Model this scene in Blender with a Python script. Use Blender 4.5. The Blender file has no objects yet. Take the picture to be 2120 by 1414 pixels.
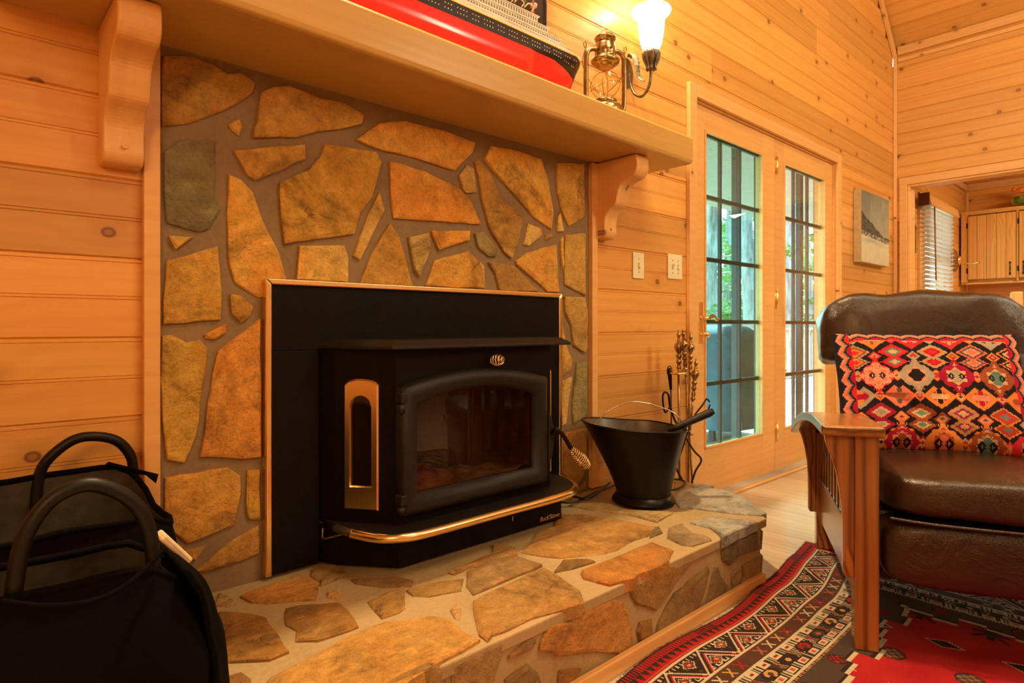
import bpy, bmesh, math, random
import numpy as np
from mathutils import Vector, Matrix, noise as mnoise
random.seed(7)
PI = math.pi
S = bpy.context.scene
C = S.collection
# ------------------------------------------------------------------ camera
F_PX, CX, HZ, VX = 1275.0, 1060.0, 676.0, 2458.0       # focal length, centre, horizon and wall vanishing point in the 2120 px frame
CAM = Vector((0, -1.65, .879))
TH = math.atan((VX-CX)/F_PX)
cd = bpy.data.cameras.new('camera'); cam = bpy.data.objects.new('camera', cd); C.objects.link(cam)
cam.location = CAM; cam.rotation_euler = (PI/2, 0, TH-PI/2)
cd.sensor_width = 36; cd.lens = 36*F_PX/2120; cd.shift_y = -(707-HZ)/2120; cd.clip_start = .02; cd.clip_end = 200
S.camera = cam
# ------------------------------------------------------------------ world, sun, room lights, exposure
w = bpy.data.worlds.new('world'); S.world = w; w.use_nodes = True
nt = w.node_tree; bg = nt.nodes['Background']
sky = nt.nodes.new('ShaderNodeTexSky'); sky.sky_type = 'NISHITA'; sky.sun_disc = False
sky.sun_elevation = math.radians(50); sky.sun_rotation = math.radians(30); sky.air_density = 1; sky.dust_density = 2
nt.links.new(sky.outputs[0], bg.inputs[0]); bg.inputs[1].default_value = 2.6
def sun(name, rot, e, col, ang):
    l = bpy.data.lights.new(name, 'SUN'); l.energy = e; l.color = col; l.angle = ang
    o = bpy.data.objects.new(name, l); C.objects.link(o); o.rotation_euler = rot
sun('sun', (math.radians(-38), math.radians(22), 0), 30, (1, .96, .88), .01)
def area(name, loc, target, size, e, col, size_y=None):
    l = bpy.data.lights.new(name, 'AREA'); l.energy = e; l.color = col; l.size = size
    if size_y: l.shape = 'RECTANGLE'; l.size_y = size_y
    o = bpy.data.objects.new(name, l); C.objects.link(o); o.location = loc
    o.rotation_euler = (Vector(target)-Vector(loc)).to_track_quat('-Z', 'Y').to_euler()
    return o
WARM = (1, .78, .43)
area('ceiling_lamp_light', (1.6, -2.6, 4.2), (1.6, -1.2, 0), 1.1, 70, WARM)
area('track_light_over_mantel', (1.25, -.235, 3.6), (1.3, -.42, 0), .14, 112, (1, .74, .38))
area('added_left_fill', (-1.3, -3.0, 2.0), (.9, -.3, .7), .7, 34, (1, .58, .22))  # unseen fill added to light and redden the left side
area('added_right_fill', (3.3, -3.6, 2.7), (5.5, -.8, 2.3), 1.0, 78, (1, .95, .66))  # light added out of view, aimed to brighten the right wall
area('kitchen_lamp_light', (7.0, -1.7, 2.35), (7.2, -.9, 0), .7, 40, (1, .78, .44))
area('added_rear_fill', (1.2, -4.85, 2.4), (1.6, 0, .8), 1.5, 16, (1, .84, .62), 1.5)  # added general fill from behind the camera, no window there
S.view_settings.view_transform = 'Standard'; S.view_settings.look = 'None'
S.view_settings.gamma = 1; S.view_settings.use_curve_mapping = False; S.view_settings.exposure = 0.0

# ------------------------------------------------------------------ picture measurement -> real positions
_F = Vector((math.cos(TH), math.sin(TH), 0)); _R = Vector((math.sin(TH), -math.cos(TH), 0)); _U = Vector((0, 0, 1))
def ray(px, py): return _F + _R*((px-CX)/F_PX) + _U*((HZ-py)/F_PX)
def onY(px, py, Y=0.): r = ray(px, py); return CAM + r*((Y-CAM.y)/r.y)
def onZ(px, py, Z=0.): r = ray(px, py); return CAM + r*((Z-CAM.z)/r.z)
def onX(px, py, X=0.): r = ray(px, py); return CAM + r*((X-CAM.x)/r.x)
def onP(px, py, P, n): r = ray(px, py); P = Vector(P); n = Vector(n); return CAM + r*((P-CAM).dot(n)/r.dot(n))
def crop(ox, oy, s, pts): return [(ox+a/s, oy+b/s) for a, b in pts]

# ------------------------------------------------------------------ object helpers
W = {}
I4 = Matrix.Identity(4)
def wm(o): return W[o.name] if o is not None else I4
def link(o, M, parent=None):
    C.objects.link(o)
    if parent is not None:
        o.parent = parent; o.matrix_local = wm(parent).inverted() @ M
    else: o.matrix_world = M
    W[o.name] = M
    return o
def tag(o, label=None, cat=None, group=None, kind=None):
    if label: o['label'] = label
    if cat: o['category'] = cat
    if group: o['group'] = group
    if kind: o['kind'] = kind
    return o
def thing(name, label, cat, loc, rz=0, group=None, kind=None):
    o = bpy.data.objects.new(name, None); o.empty_display_size = .05
    M = Matrix.Translation(loc) @ Matrix.Rotation(rz, 4, 'Z')
    link(o, M); return tag(o, label, cat, group, kind)
def frame(O, L, U):
    L = Vector(L).normalized(); U = Vector(U).normalized(); N = L.cross(U)      # local x = L, y = -N.., z = U
    Yv = U.cross(L)
    M = Matrix((L, Yv, U)).transposed().to_4x4(); M.translation = Vector(O); return M
class MB:
    def __init__(s): s.v = []; s.f = []; s.sm = []
    def add(s, vs, fs, smooth=False):
        b = len(s.v); s.v += [tuple(v) for v in vs]; s.f += [tuple(b+i for i in f) for f in fs]; s.sm += [smooth]*len(fs); return s
    def box(s, x0, x1, y0, y1, z0, z1):
        return s.add([(x0,y0,z0),(x1,y0,z0),(x1,y1,z0),(x0,y1,z0),(x0,y0,z1),(x1,y0,z1),(x1,y1,z1),(x0,y1,z1)],
              [(0,3,2,1),(4,5,6,7),(0,1,5,4),(1,2,6,5),(2,3,7,6),(3,0,4,7)])
    def prism(s, poly, a0, a1, axis='z', smooth=False):
        f = {'z': lambda p, a: (p[0], p[1], a), 'y': lambda p, a: (p[0], a, p[1]), 'x': lambda p, a: (a, p[0], p[1])}[axis]
        n = len(poly); vs = [f(p, a0) for p in poly]+[f(p, a1) for p in poly]
        fs = [tuple(range(n-1, -1, -1)), tuple(range(n, 2*n))]
        sides = [(i, (i+1) % n, n+(i+1) % n, n+i) for i in range(n)]
        s.add(vs, fs); b = len(s.v)-2*n
        s.f += [tuple(b+i for i in q) for q in sides]; s.sm += [smooth]*n
        return s
    def tube(s, pts, r, n=8, closed=False, caps=True):
        pts = [Vector(p) for p in pts]; m = len(pts)
        rr = r if isinstance(r, (list, tuple)) else [r]*m
        vs = []; up = None
        for i, p in enumerate(pts):
            if closed: t = pts[(i+1) % m]-pts[i-1]
            else: t = pts[min(i+1, m-1)]-pts[max(i-1, 0)]
            t.normalize()
            if up is None: up = Vector((0, 0, 1)) if abs(t.z) < .9 else Vector((1, 0, 0))
            a = t.cross(up)
            if a.length < 1e-6: a = t.orthogonal()
            a.normalize(); bb = a.cross(t); up = bb
            for k in range(n):
                q = 2*PI*k/n; vs.append(p+(a*math.cos(q)+bb*math.sin(q))*rr[i])
        fs = []
        for i in range(m if closed else m-1):
            j = (i+1) % m
            for k in range(n): fs.append((i*n+k, i*n+(k+1) % n, j*n+(k+1) % n, j*n+k))
        s.add(vs, fs, True)
        if not closed and caps:
            b = len(s.v)-m*n
            s.f += [tuple(b+k for k in range(n-1, -1, -1)), tuple(b+(m-1)*n+k for k in range(n))]; s.sm += [False, False]
        return s
    def lathe(s, prof, n=24, M=I4, sx=1., sy=1., smooth=True):
        vs = []
        for (r, z) in prof:
            for k in range(n):
                q = 2*PI*k/n; vs.append(M @ Vector((r*math.cos(q)*sx, r*math.sin(q)*sy, z)))
        fs = []
        for i in range(len(prof)-1):
            for k in range(n): fs.append((i*n+k, i*n+(k+1) % n, (i+1)*n+(k+1) % n, (i+1)*n+k))
        s.add(vs, fs, smooth)
        b = len(s.v)-len(vs)
        if prof[0][0] > 1e-6: s.f.append(tuple(b+k for k in range(n-1, -1, -1))); s.sm.append(False)
        if prof[-1][0] > 1e-6: s.f.append(tuple(b+(len(prof)-1)*n+k for k in range(n))); s.sm.append(False)
        return s
    def bridge(s, rings, closed=True, smooth=True, cap0=False, cap1=False):
        n = len(rings[0]); vs = [v for r in rings for v in r]; fs = []
        for i in range(len(rings)-1):
            for k in range(n if closed else n-1): fs.append((i*n+k, i*n+(k+1) % n, (i+1)*n+(k+1) % n, (i+1)*n+k))
        s.add(vs, fs, smooth); b = len(s.v)-len(vs)
        if cap0: s.f.append(tuple(b+k for k in range(n-1, -1, -1))); s.sm.append(False)
        if cap1: s.f.append(tuple(b+(len(rings)-1)*n+k for k in range(n))); s.sm.append(False)
        return s
    def grid(s, fn, nu, nv, smooth=True, closed_u=False):
        vs = [fn(i/(nu if closed_u else nu-1), j/(nv-1)) for j in range(nv) for i in range(nu)]
        fs = []
        for j in range(nv-1):
            for i in range(nu if closed_u else nu-1):
                k = (i+1) % nu; fs.append((j*nu+i, j*nu+k, (j+1)*nu+k, (j+1)*nu+i))
        return s.add(vs, fs, smooth)
    def build(s, name, mt, parent=None, M=None, world=False, bevel=0, seg=2, sub=0, normals=True, color=None, smooth_all=None):
        if M is None: M = wm(parent)
        vs = s.v
        if world: Mi = M.inverted(); vs = [tuple(Mi @ Vector(v)) for v in vs]
        me = bpy.data.meshes.new(name); me.from_pydata(vs, [], s.f); me.update()
        if smooth_all is not None: me.polygons.foreach_set('use_smooth', [smooth_all]*len(s.f))
        else: me.polygons.foreach_set('use_smooth', s.sm)
        if normals:
            bm = bmesh.new(); bm.from_mesh(me)
            bmesh.ops.remove_doubles(bm, verts=bm.verts, dist=1e-6)
            bmesh.ops.recalc_face_normals(bm, faces=bm.faces); bm.to_mesh(me); bm.free()
        me.materials.append(mt)
        o = bpy.data.objects.new(name, me); link(o, M, parent)
        if color: o.color = (*color, 1)
        if bevel:
            md = o.modifiers.new('bevel', 'BEVEL'); md.width = bevel; md.segments = seg; md.limit_method = 'ANGLE'; md.angle_limit = math.radians(40)
        if sub:
            md = o.modifiers.new('sub', 'SUBSURF'); md.levels = sub; md.render_levels = sub
        return o
def bez(p0, p1, p2, p3, n=12):
    o = []
    for i in range(n+1):
        t = i/n; o.append(tuple(Vector(p0)*(1-t)**3+Vector(p1)*3*t*(1-t)**2+Vector(p2)*3*t*t*(1-t)+Vector(p3)*t**3))
    return o
def spline(pts, n=8, closed=False):
    pts = [Vector(p) for p in pts]; m = len(pts); o = []
    for i in range(m if closed else m-1):
        if closed: p0, p1, p2, p3 = pts[i-1], pts[i], pts[(i+1) % m], pts[(i+2) % m]
        else: p0, p1, p2, p3 = pts[max(i-1, 0)], pts[i], pts[i+1], pts[min(i+2, m-1)]
        for k in range(n):
            t = k/n
            o.append(.5*((2*p1)+(p2-p0)*t+(2*p0-5*p1+4*p2-p3)*t*t+(3*p1-p0-3*p2+p3)*t**3))
    if not closed: o.append(pts[-1])
    return o

# ------------------------------------------------------------------ materials
class NT:
    def __init__(s, name):
        s.m = bpy.data.materials.new(name); s.m.use_nodes = True; s.t = s.m.node_tree
        s.b = s.t.nodes['Principled BSDF']
    def n(s, typ, **kw):
        x = s.t.nodes.new('ShaderNode'+typ)
        for k, v in kw.items():
            if hasattr(x, k): setattr(x, k, v)
        return x
    def l(s, a, b): s.t.links.new(a, b)
    def val(s, node, sock, v):
        if hasattr(v, 'node'): s.l(v, node.inputs[sock])
        else: node.inputs[sock].default_value = v
    def math(s, op, a, b=0., c=None, clamp=False):
        x = s.n('Math'); x.operation = op; x.use_clamp = clamp; s.val(x, 0, a); s.val(x, 1, b)
        if c is not None: s.val(x, 2, c)
        return x.outputs[0]
    def mix(s, f, a, b, mode='MIX'):
        x = s.n('Mix'); x.data_type = 'RGBA'; x.blend_type = mode
        s.val(x, 0, f)
        for i, v in ((6, a), (7, b)):
            if hasattr(v, 'node'): s.l(v, x.inputs[i])
            else: x.inputs[i].default_value = (*v[:3], 1)
        return x.outputs[2]
    def noise(s, vec, scale, detail=4, rough=.55, dist=0.):
        x = s.n('TexNoise'); s.l(vec, x.inputs['Vector']); x.inputs['Scale'].default_value = scale
        x.inputs['Detail'].default_value = detail; x.inputs['Roughness'].default_value = rough; x.inputs['Distortion'].default_value = dist
        return x.outputs['Fac']
    def ramp(s, f, stops):
        x = s.n('ValToRGB'); s.l(f, x.inputs[0]); e = x.color_ramp.elements
        while len(e) > len(stops): e.remove(e[-1])
        while len(e) < len(stops): e.new(.5)
        for i, (p, c) in enumerate(stops): e[i].position = p; e[i].color = (*c, 1)
        return x.outputs[0]
    def maprange(s, f, a, b, c=0., d=1.):
        x = s.n('MapRange'); s.l(f, x.inputs[0])
        for i, v in zip((1, 2, 3, 4), (a, b, c, d)): x.inputs[i].default_value = v
        return x.outputs[0]
    def mapping(s, vec, sc=(1, 1, 1), loc=(0, 0, 0)):
        x = s.n('Mapping'); s.l(vec, x.inputs[0]); x.inputs['Scale'].default_value = sc; x.inputs['Location'].default_value = loc
        return x.outputs[0]
    def bump(s, h, strength=.3, dist=.01):
        x = s.n('Bump'); x.inputs['Strength'].default_value = strength; x.inputs['Distance'].default_value = dist
        s.l(h, x.inputs['Height']); s.l(x.outputs[0], s.b.inputs['Normal']); return x
    def coords(s, rnd=True):
        tc = s.n('TexCoord').outputs['Object']
        if not rnd: return tc
        r = s.n('ObjectInfo').outputs['Random']
        cm = s.n('CombineXYZ')
        for i, k in enumerate((37., 53., 71.)): s.l(s.math('MULTIPLY', r, k), cm.inputs[i])
        a = s.n('VectorMath'); a.operation = 'ADD'; s.l(tc, a.inputs[0]); s.l(cm.outputs[0], a.inputs[1])
        return a.outputs[0]
    def set(s, rough=.5, metal=0., spec=None, coat=0., sheen=0.):
        s.b.inputs['Roughness'].default_value = rough; s.b.inputs['Metallic'].default_value = metal
        if spec is not None: s.b.inputs['Specular IOR Level'].default_value = spec
        if coat: s.b.inputs['Coat Weight'].default_value = coat; s.b.inputs['Coat Roughness'].default_value = .1
        if sheen: s.b.inputs['Sheen Weight'].default_value = sheen
        return s
    def col(s, c):
        if hasattr(c, 'node'): s.l(c, s.b.inputs['Base Color'])
        else: s.b.inputs['Base Color'].default_value = (*c, 1)
        return s
def wood(name, light, dark, vein, knots=1., rough=.42, grain=1., tint=.25, coat=.0, bump=.1, cath=1., wsc=2.2):
    """grain runs along the object's own X"""
    m = NT(name); v = m.coords()
    sx = m.n('SeparateXYZ'); m.l(v, sx.inputs[0]); kx = m.n('CombineXYZ'); m.l(sx.outputs[0], kx.inputs[0]); m.l(sx.outputs[2], kx.inputs[1])
    vo = m.n('TexVoronoi'); vo.voronoi_dimensions = '2D'; vo.feature = 'F1'; m.l(m.mapping(kx.outputs[0], (2.7, 3.4, 1)), vo.inputs['Vector']); vo.inputs['Scale'].default_value = 1
    kd = vo.outputs['Distance']
    swirl = m.maprange(kd, 0, .3, .16, 0)
    g = m.mapping(v, (.55*grain, 9*grain, 9*grain))
    n1 = m.noise(g, 1.0, 3, .5, .3)
    wv = m.n('TexWave'); wv.wave_type = 'BANDS'; wv.bands_direction = 'Z'; wv.wave_profile = 'SIN'
    ad = m.n('VectorMath'); ad.operation = 'ADD'; m.l(m.mapping(v, (.35*grain, 3*grain, 3*grain)), ad.inputs[0])
    cx = m.n('CombineXYZ'); m.l(swirl, cx.inputs[2]); m.l(swirl, cx.inputs[1]); m.l(cx.outputs[0], ad.inputs[1])
    m.l(ad.outputs[0], wv.inputs['Vector']); wv.inputs['Scale'].default_value = wsc; wv.inputs['Distortion'].default_value = 5.5
    wv.inputs['Detail'].default_value = 2; wv.inputs['Detail Scale'].default_value = .8
    fine = m.noise(m.mapping(v, (2.2*grain, 70*grain, 70*grain)), 1, 3, .6)
    c = m.mix(m.maprange(n1, .3, .7), light, dark)
    c = m.mix(m.math('MULTIPLY', m.math('POWER', wv.outputs['Fac'], 3.), .5*cath), c, vein)
    c = m.mix(m.math('MULTIPLY', m.maprange(fine, .35, .75), .35), c, vein)
    r = m.n('ObjectInfo').outputs['Random']
    hv = m.n('HueSaturation'); m.l(c, hv.inputs['Color']); m.l(m.maprange(r, 0, 1, 1-tint, 1+tint*.6), hv.inputs['Value'])
    c = hv.outputs[0]
    if knots:
        kc = (.16, .045, .012)
        ring = m.maprange(kd, .026*knots, .038*knots, .95, 0)
        halo = m.maprange(kd, .036*knots, .12*knots, .42, 0)
        c = m.mix(halo, c, tuple(.62*x for x in dark)); c = m.mix(ring, c, kc)
        core = m.maprange(kd, .012*knots, .026*knots, .75, 0); c = m.mix(core, c, tuple(.55*x for x in dark))
    m.col(c).set(rough, coat=coat)
    m.bump(fine, bump, .002)
    return m.m
def plain(name, c, rough=.5, metal=0., var=.12, scale=30., bump=0., spec=None, coat=0., bscale=None, sheen=0.):
    m = NT(name); v = m.coords(); n = m.noise(v, scale, 4)
    m.col(m.mix(m.maprange(n, .3, .7), tuple(x*(1-var) for x in c), tuple(min(1, x*(1+var)) for x in c)))
    m.set(rough, metal, spec, coat, sheen)
    if bump: m.bump(m.noise(v, bscale or scale, 5), bump, .004)
    return m.m
pine = wood('pine', (.80, .40, .100), (.71, .33, .072), (.55, .22, .04), knots=1.25, cath=.36, tint=.2)
pine_clear = wood('pine_trim', (.82, .46, .17), (.76, .40, .13), (.62, .29, .08), knots=.8, tint=.08, cath=.4)
pine_door = wood('pine_door', (.80, .44, .15), (.74, .38, .115), (.60, .27, .065), knots=0, tint=.06, cath=.4)
mantel_wood = wood('mantel_wood', (.60, .365, .10), (.53, .31, .08), (.42, .225, .052), knots=0, tint=.05, cath=.35, rough=.3)
oak_dark = wood('dark_oak', (.46, .19, .050), (.33, .125, .029), (.08, .022, .006), knots=0, tint=.1, rough=.25, coat=.25, grain=1.2, cath=1.45, wsc=3.0)
oak_light = wood('honey_oak', (.78, .44, .13), (.70, .36, .09), (.5, .22, .05), knots=0, tint=.06, grain=1.4, cath=.9)
maple = wood('maple_floor', (.66, .55, .40), (.60, .48, .33), (.48, .36, .23), knots=0, tint=.10, rough=.2, cath=.5)
deckwood = wood('deck_wood', (.42, .38, .30), (.34, .30, .24), (.25, .22, .18), knots=0, rough=.7)
graywood = wood('weathered_rail', (.50, .44, .36), (.42, .37, .30), (.30, .26, .2), knots=0, rough=.7)
brass = plain('brass', (.96, .72, .34), .26, 1., .06, 8)
brass_old = plain('antique_brass', (.40, .27, .11), .27, 1., .25, 40)
black_iron = plain('black_stove_paint', (.006, .0045, .004), .45, 0, .3, 60, .06, spec=.12)
black_cast = plain('cast_iron', (.014, .010, .008), .5, 0, .25, 90, .2, bscale=260, spec=.32)
black_gloss = plain('black_enamel', (.006, .004, .0035), .34, 0, .2, 20, spec=.25)
dark_bronze = plain('aged_bronze', (.16, .12, .08), .4, .7, .4, 60, .2)
steel = plain('wire_steel', (.75, .72, .66), .25, 1., .05, 20)
ivory = plain('ivory_plate', (.78, .70, .45), .35, 0, .03, 10)
canvas = plain('black_canvas', (.0022, .0014, .001), .9, 0, .4, 120, .4, bscale=500, spec=.08)
black_tube = plain('black_rubber_tube', (.007, .004, .003), .45, 0, .2, 30, spec=.3)
cable = plain('black_cable', (.012, .011, .010), .45)
def stone_mat():
    m = NT('fieldstone'); v = m.coords()
    oc = m.n('ObjectInfo').outputs['Color']
    n1 = m.noise(v, 7, 5, .6, .8); n2 = m.noise(m.mapping(v, (22, 60, 22)), 1, 5, .65, .4); n3 = m.noise(v, 55, 6, .7)
    n4 = m.noise(m.mapping(v, (1, 1, 1), (4, 7, 2)), 4.5, 4, .6, 1.4)
    c = m.mix(m.maprange(n1, .35, .68), oc, m.mix(1, oc, (1.05, .72, .42), 'MULTIPLY'))
    c = m.mix(m.maprange(n4, .50, .66, 0, .8), c, m.mix(1, oc, (.30, .25, .22), 'MULTIPLY'))
    c = m.mix(m.maprange(n4, .30, .42, .5, 0), c, m.mix(1, oc, (1.35, 1.05, .7), 'MULTIPLY'))
    c = m.mix(m.maprange(n2, .5, .72, 0, .5), c, m.mix(1, oc, (.35, .27, .2), 'MULTIPLY'))
    c = m.mix(m.maprange(n3, .35, .7, 0, .45), c, m.mix(1, oc, (1.6, 1.45, 1.2), 'MULTIPLY'))
    n5 = m.noise(v, 130, 5, .75); c = m.mix(m.maprange(n5, .5, .72, 0, .55), c, m.mix(1, oc, (.35, .28, .22), 'MULTIPLY'))
    n6 = m.noise(m.mapping(v, (14, 14, 14), (3, 1, 9)), 1, 8, .72, 2.2)
    vo = m.n('TexVoronoi'); vo.feature = 'DISTANCE_TO_EDGE'
    dv = m.n('VectorMath'); dv.operation = 'ADD'; nz = m.n('TexNoise'); m.l(v, nz.inputs['Vector']); nz.inputs['Scale'].default_value = 9
    ms = m.n('VectorMath'); ms.operation = 'SCALE'; ms.inputs['Scale'].default_value = .16; m.l(nz.outputs['Color'], ms.inputs[0])
    m.l(v, dv.inputs[0]); m.l(ms.outputs[0], dv.inputs[1]); m.l(dv.outputs[0], vo.inputs['Vector']); vo.inputs['Scale'].default_value = 6.5
    crack = m.maprange(vo.outputs['Distance'], 0, .018, 1, 0)
    cm = m.math('MULTIPLY', crack, m.maprange(n4, .52, .62))
    c = m.mix(m.math('MULTIPLY', cm, .35), c, m.mix(1, oc, (.25, .2, .16), 'MULTIPLY'))
    m.col(c).set(.48, spec=.45)
    h = m.math('ADD', m.math('MULTIPLY', n1, 1.6), m.math('ADD', m.math('MULTIPLY', n2, .5), m.math('MULTIPLY', n3, .35)))
    h = m.math('ADD', h, m.math('MULTIPLY', n6, 1.1))
    h = m.math('SUBTRACT', h, m.math('MULTIPLY', cm, .25))
    m.bump(h, 1.0, .014); return m.m
stone_m = stone_mat()
def mortar_mat():
    m = NT('mortar'); v = m.coords(False)
    n1 = m.noise(v, 5, 5, .6); n2 = m.noise(v, 80, 5, .7)
    c = m.mix(m.maprange(n1, .3, .7), (.19, .115, .050), (.265, .165, .075))
    c = m.mix(m.maprange(n2, .4, .7, 0, .4), c, (.30, .20, .10))
    m.col(c).set(.75); m.bump(m.math('ADD', n1, m.math('MULTIPLY', n2, .4)), .5, .006); return m.m
mortar = mortar_mat()
def mortar2():
    m = NT('hearth_mortar'); v = m.coords(False)
    n1 = m.noise(v, 5, 5, .6); n2 = m.noise(v, 80, 5, .7)
    c = m.mix(m.maprange(n1, .3, .7), (.36, .235, .10), (.47, .315, .15))
    m.col(m.mix(m.maprange(n2, .4, .7, 0, .4), c, (.55, .41, .25))).set(.6); m.bump(m.math('ADD', n1, m.math('MULTIPLY', n2, .4)), .5, .006); return m.m
mortar_h = mortar2()
def leather_mat():
    m = NT('brown_leather'); v = m.coords(False)
    n1 = m.noise(v, 5, 4, .6); vo = m.n('TexVoronoi'); m.l(v, vo.inputs['Vector']); vo.inputs['Scale'].default_value = 420
    n2 = m.noise(v, 9, 6, .55, 1.8)
    m.col(m.mix(m.maprange(n1, .3, .75), (.012, .006, .0035), (.042, .018, .008)))
    m.set(.27, spec=.6); m.b.inputs['Coat Weight'].default_value = .25; m.b.inputs['Coat Roughness'].default_value = .25
    m.bump(m.math('ADD', m.math('MULTIPLY', vo.outputs['Distance'], .10), n2), .42, .016); return m.m
leather = leather_mat()
def glass_mat(name, tint, refl=1.0, rough=0.0):
    m = NT(name); t = m.n('BsdfTransparent'); t.inputs[0].default_value = (*tint, 1)
    g = m.n('BsdfGlossy'); g.inputs['Roughness'].default_value = rough; g.inputs[0].default_value = (refl, refl, refl, 1)
    ge = m.n('NewGeometry'); dt = m.n('VectorMath'); dt.operation = 'DOT_PRODUCT'; m.l(ge.outputs['Incoming'], dt.inputs[0]); m.l(ge.outputs['Normal'], dt.inputs[1])
    fr = m.math('MULTIPLY_ADD', m.math('POWER', m.math('SUBTRACT', 1., m.math('ABSOLUTE', dt.outputs['Value'])), 5.), .96, .04)
    mx = m.n('MixShader'); m.l(fr, mx.inputs[0]); m.l(t.outputs[0], mx.inputs[1]); m.l(g.outputs[0], mx.inputs[2])
    m.l(mx.outputs[0], m.t.nodes['Material Output'].inputs[0]); return m.m
glass_clear = glass_mat('window_glass', (.82, .90, .86)); glass_teal = glass_mat('tinted_glass', (.56, .80, .76))
glass_smoked = glass_mat('smoked_stove_glass', (.42, .34, .28)); glass_lamp = glass_mat('lamp_glass', (.97, .95, .9))
def emit(name, c, e):
    m = NT(name); m.col((0.9, .9, .9)); m.b.inputs['Emission Color'].default_value = (*c, 1); m.b.inputs['Emission Strength'].default_value = e; return m.m
def attr_mat(name, rough=.9, bumpscale=0, bump=0., mul=.18, sheen=0.):
    m = NT(name); a = m.n('Attribute'); a.attribute_name = 'Col'
    n = m.noise(m.coords(False), 120, 4); m.col(m.mix(m.maprange(n, .3, .7, 0, mul), a.outputs['Color'], (.02, .01, .01)))
    m.set(rough, spec=.2, sheen=sheen)
    if bump: m.bump(m.noise(m.coords(False), bumpscale, 3), bump, .004)
    return m.m
red_paint = plain('red_hull_paint', (.80, .035, .03), .2, 0, .05, 8, coat=.4)
black_paint = plain('black_hull_paint', (.02, .012, .01), .3); white_paint = plain('white_paint', (.72, .68, .6), .4); yellow_paint = plain('yellow_paint', (.85, .55, .04), .4)
exec_parts = []
# ------------------------------------------------------------------ room shell
PW = .1826; Z0 = .8535
NPLANK = [(0, .005), (.0032, 0), (.0862, 0), (.0875, .0022), (.0888, 0), (.0932, 0), (.0945, .0022), (.0958, 0), (.1713, 0), (.1726, .002), (.1739, 0), (.1794, 0), (.1826, .005)]
def plank(parent, O, L, U, length, v0=0., v1=PW, mt=None, name='plank', prof=NPLANK, th=.016):
    """tongue-and-groove board: starts at O, runs along L, stacked along U; front faces L x U reversed (local -Y)"""
    pts = [(a, b) for a, b in prof if v0-1e-6 <= a <= v1+1e-6]
    if not pts or pts[0][0] > v0+.001: pts = [(v0, 0)]+pts
    if pts[-1][0] < v1-.001: pts = pts+[(v1, 0)]
    poly = [(b, a) for a, b in pts]+[(th, v1), (th, v0)]
    m = MB(); m.prism(poly, 0, length, 'x')
    return m.build(name, mt or pine, parent, M=frame(O, L, U))
def struct(name, mb, mt, label, cat, **k):
    o = mb.build(name, mt, None, **k); return tag(o, label, cat, kind='structure')
def board(name, parent, O, L, U, l, h, t, mt=None, bevel=.002):
    """plain board: l along L, h along U, thickness t behind the front plane through O"""
    m = MB().box(0, l, 0, t, 0, h); return m.build(name, mt or pine_clear, parent, M=frame(O, L, U), bevel=bevel, seg=1)
XR = 5.82; XL = -2.3; YF = -5.0; SP = 3.2          # right wall, left wall, front wall, eave height
XRIDGE = 2.2; ZR = SP+(XR-XRIDGE)
def xceil(z): return XR-(max(z, SP)-SP) if z > SP else XR
def xceil_l(z): zl = ZR-(XRIDGE-XL); return XL+max(0, z-zl)
slabmat = plain('wall_backing', (.45, .22, .07), .8)
# back wall (fireplace wall) : slab behind planks, with the door opening
DX0, DX1, DZ = 2.722, 4.545, 2.012
m = MB(); m.box(XL, DX0, .018, .12, -.02, SP); m.box(DX1, XR+.02, .018, .12, -.02, SP); m.box(DX0, DX1, .018, .12, DZ, SP)
m.prism([(XL, SP), (XR+.02, SP), (XRIDGE, ZR), (XL, ZR-(XRIDGE-XL))], .018, .12, 'y')
wall_back = struct('wall_back', m, slabmat, 'knotty pine plank wall holding the fireplace and the french doors', 'wall')
holes = [(.352, 1.94, -1, 1.60), (DX0, DX1, -1, DZ)]
rng = random.Random(3)
for k in range(-5, 31):
    za = Z0+PW*k; zb = za+PW
    if zb > ZR-.1: break
    lo = max(za, 0)
    cuts = sorted({lo, zb} | {h[3] for h in holes if lo < h[3] < zb})
    for c0, c1 in zip(cuts, cuts[1:]):
        x0 = max(XL, xceil_l(c1)); x1 = xceil(c1)-.002
        spans = [(x0, x1)]
        for h in holes:
            if h[2] < c1-.001 and h[3] > c0+.001:
                ns = []
                for a, b in spans:
                    if h[0] > a: ns.append((a, min(b, h[0])))
                    if h[1] < b: ns.append((max(a, h[1]), b))
                spans = [s for s in ns if s[1]-s[0] > .01]
        for a, b in spans:
            parts = [a]
            if b-a > 2.2:
                parts.append(a+(b-a)*rng.uniform(.3, .7))
                if b-a > 4.5: parts = [a, a+(b-a)*rng.uniform(.2, .4), a+(b-a)*rng.uniform(.55, .85)]
            parts.append(b)
            for p, q in zip(parts, parts[1:]): plank(wall_back, (p, 0, za), (1, 0, 0), (0, 0, 1), q-p-.001, c0-za, c1-za)
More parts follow.
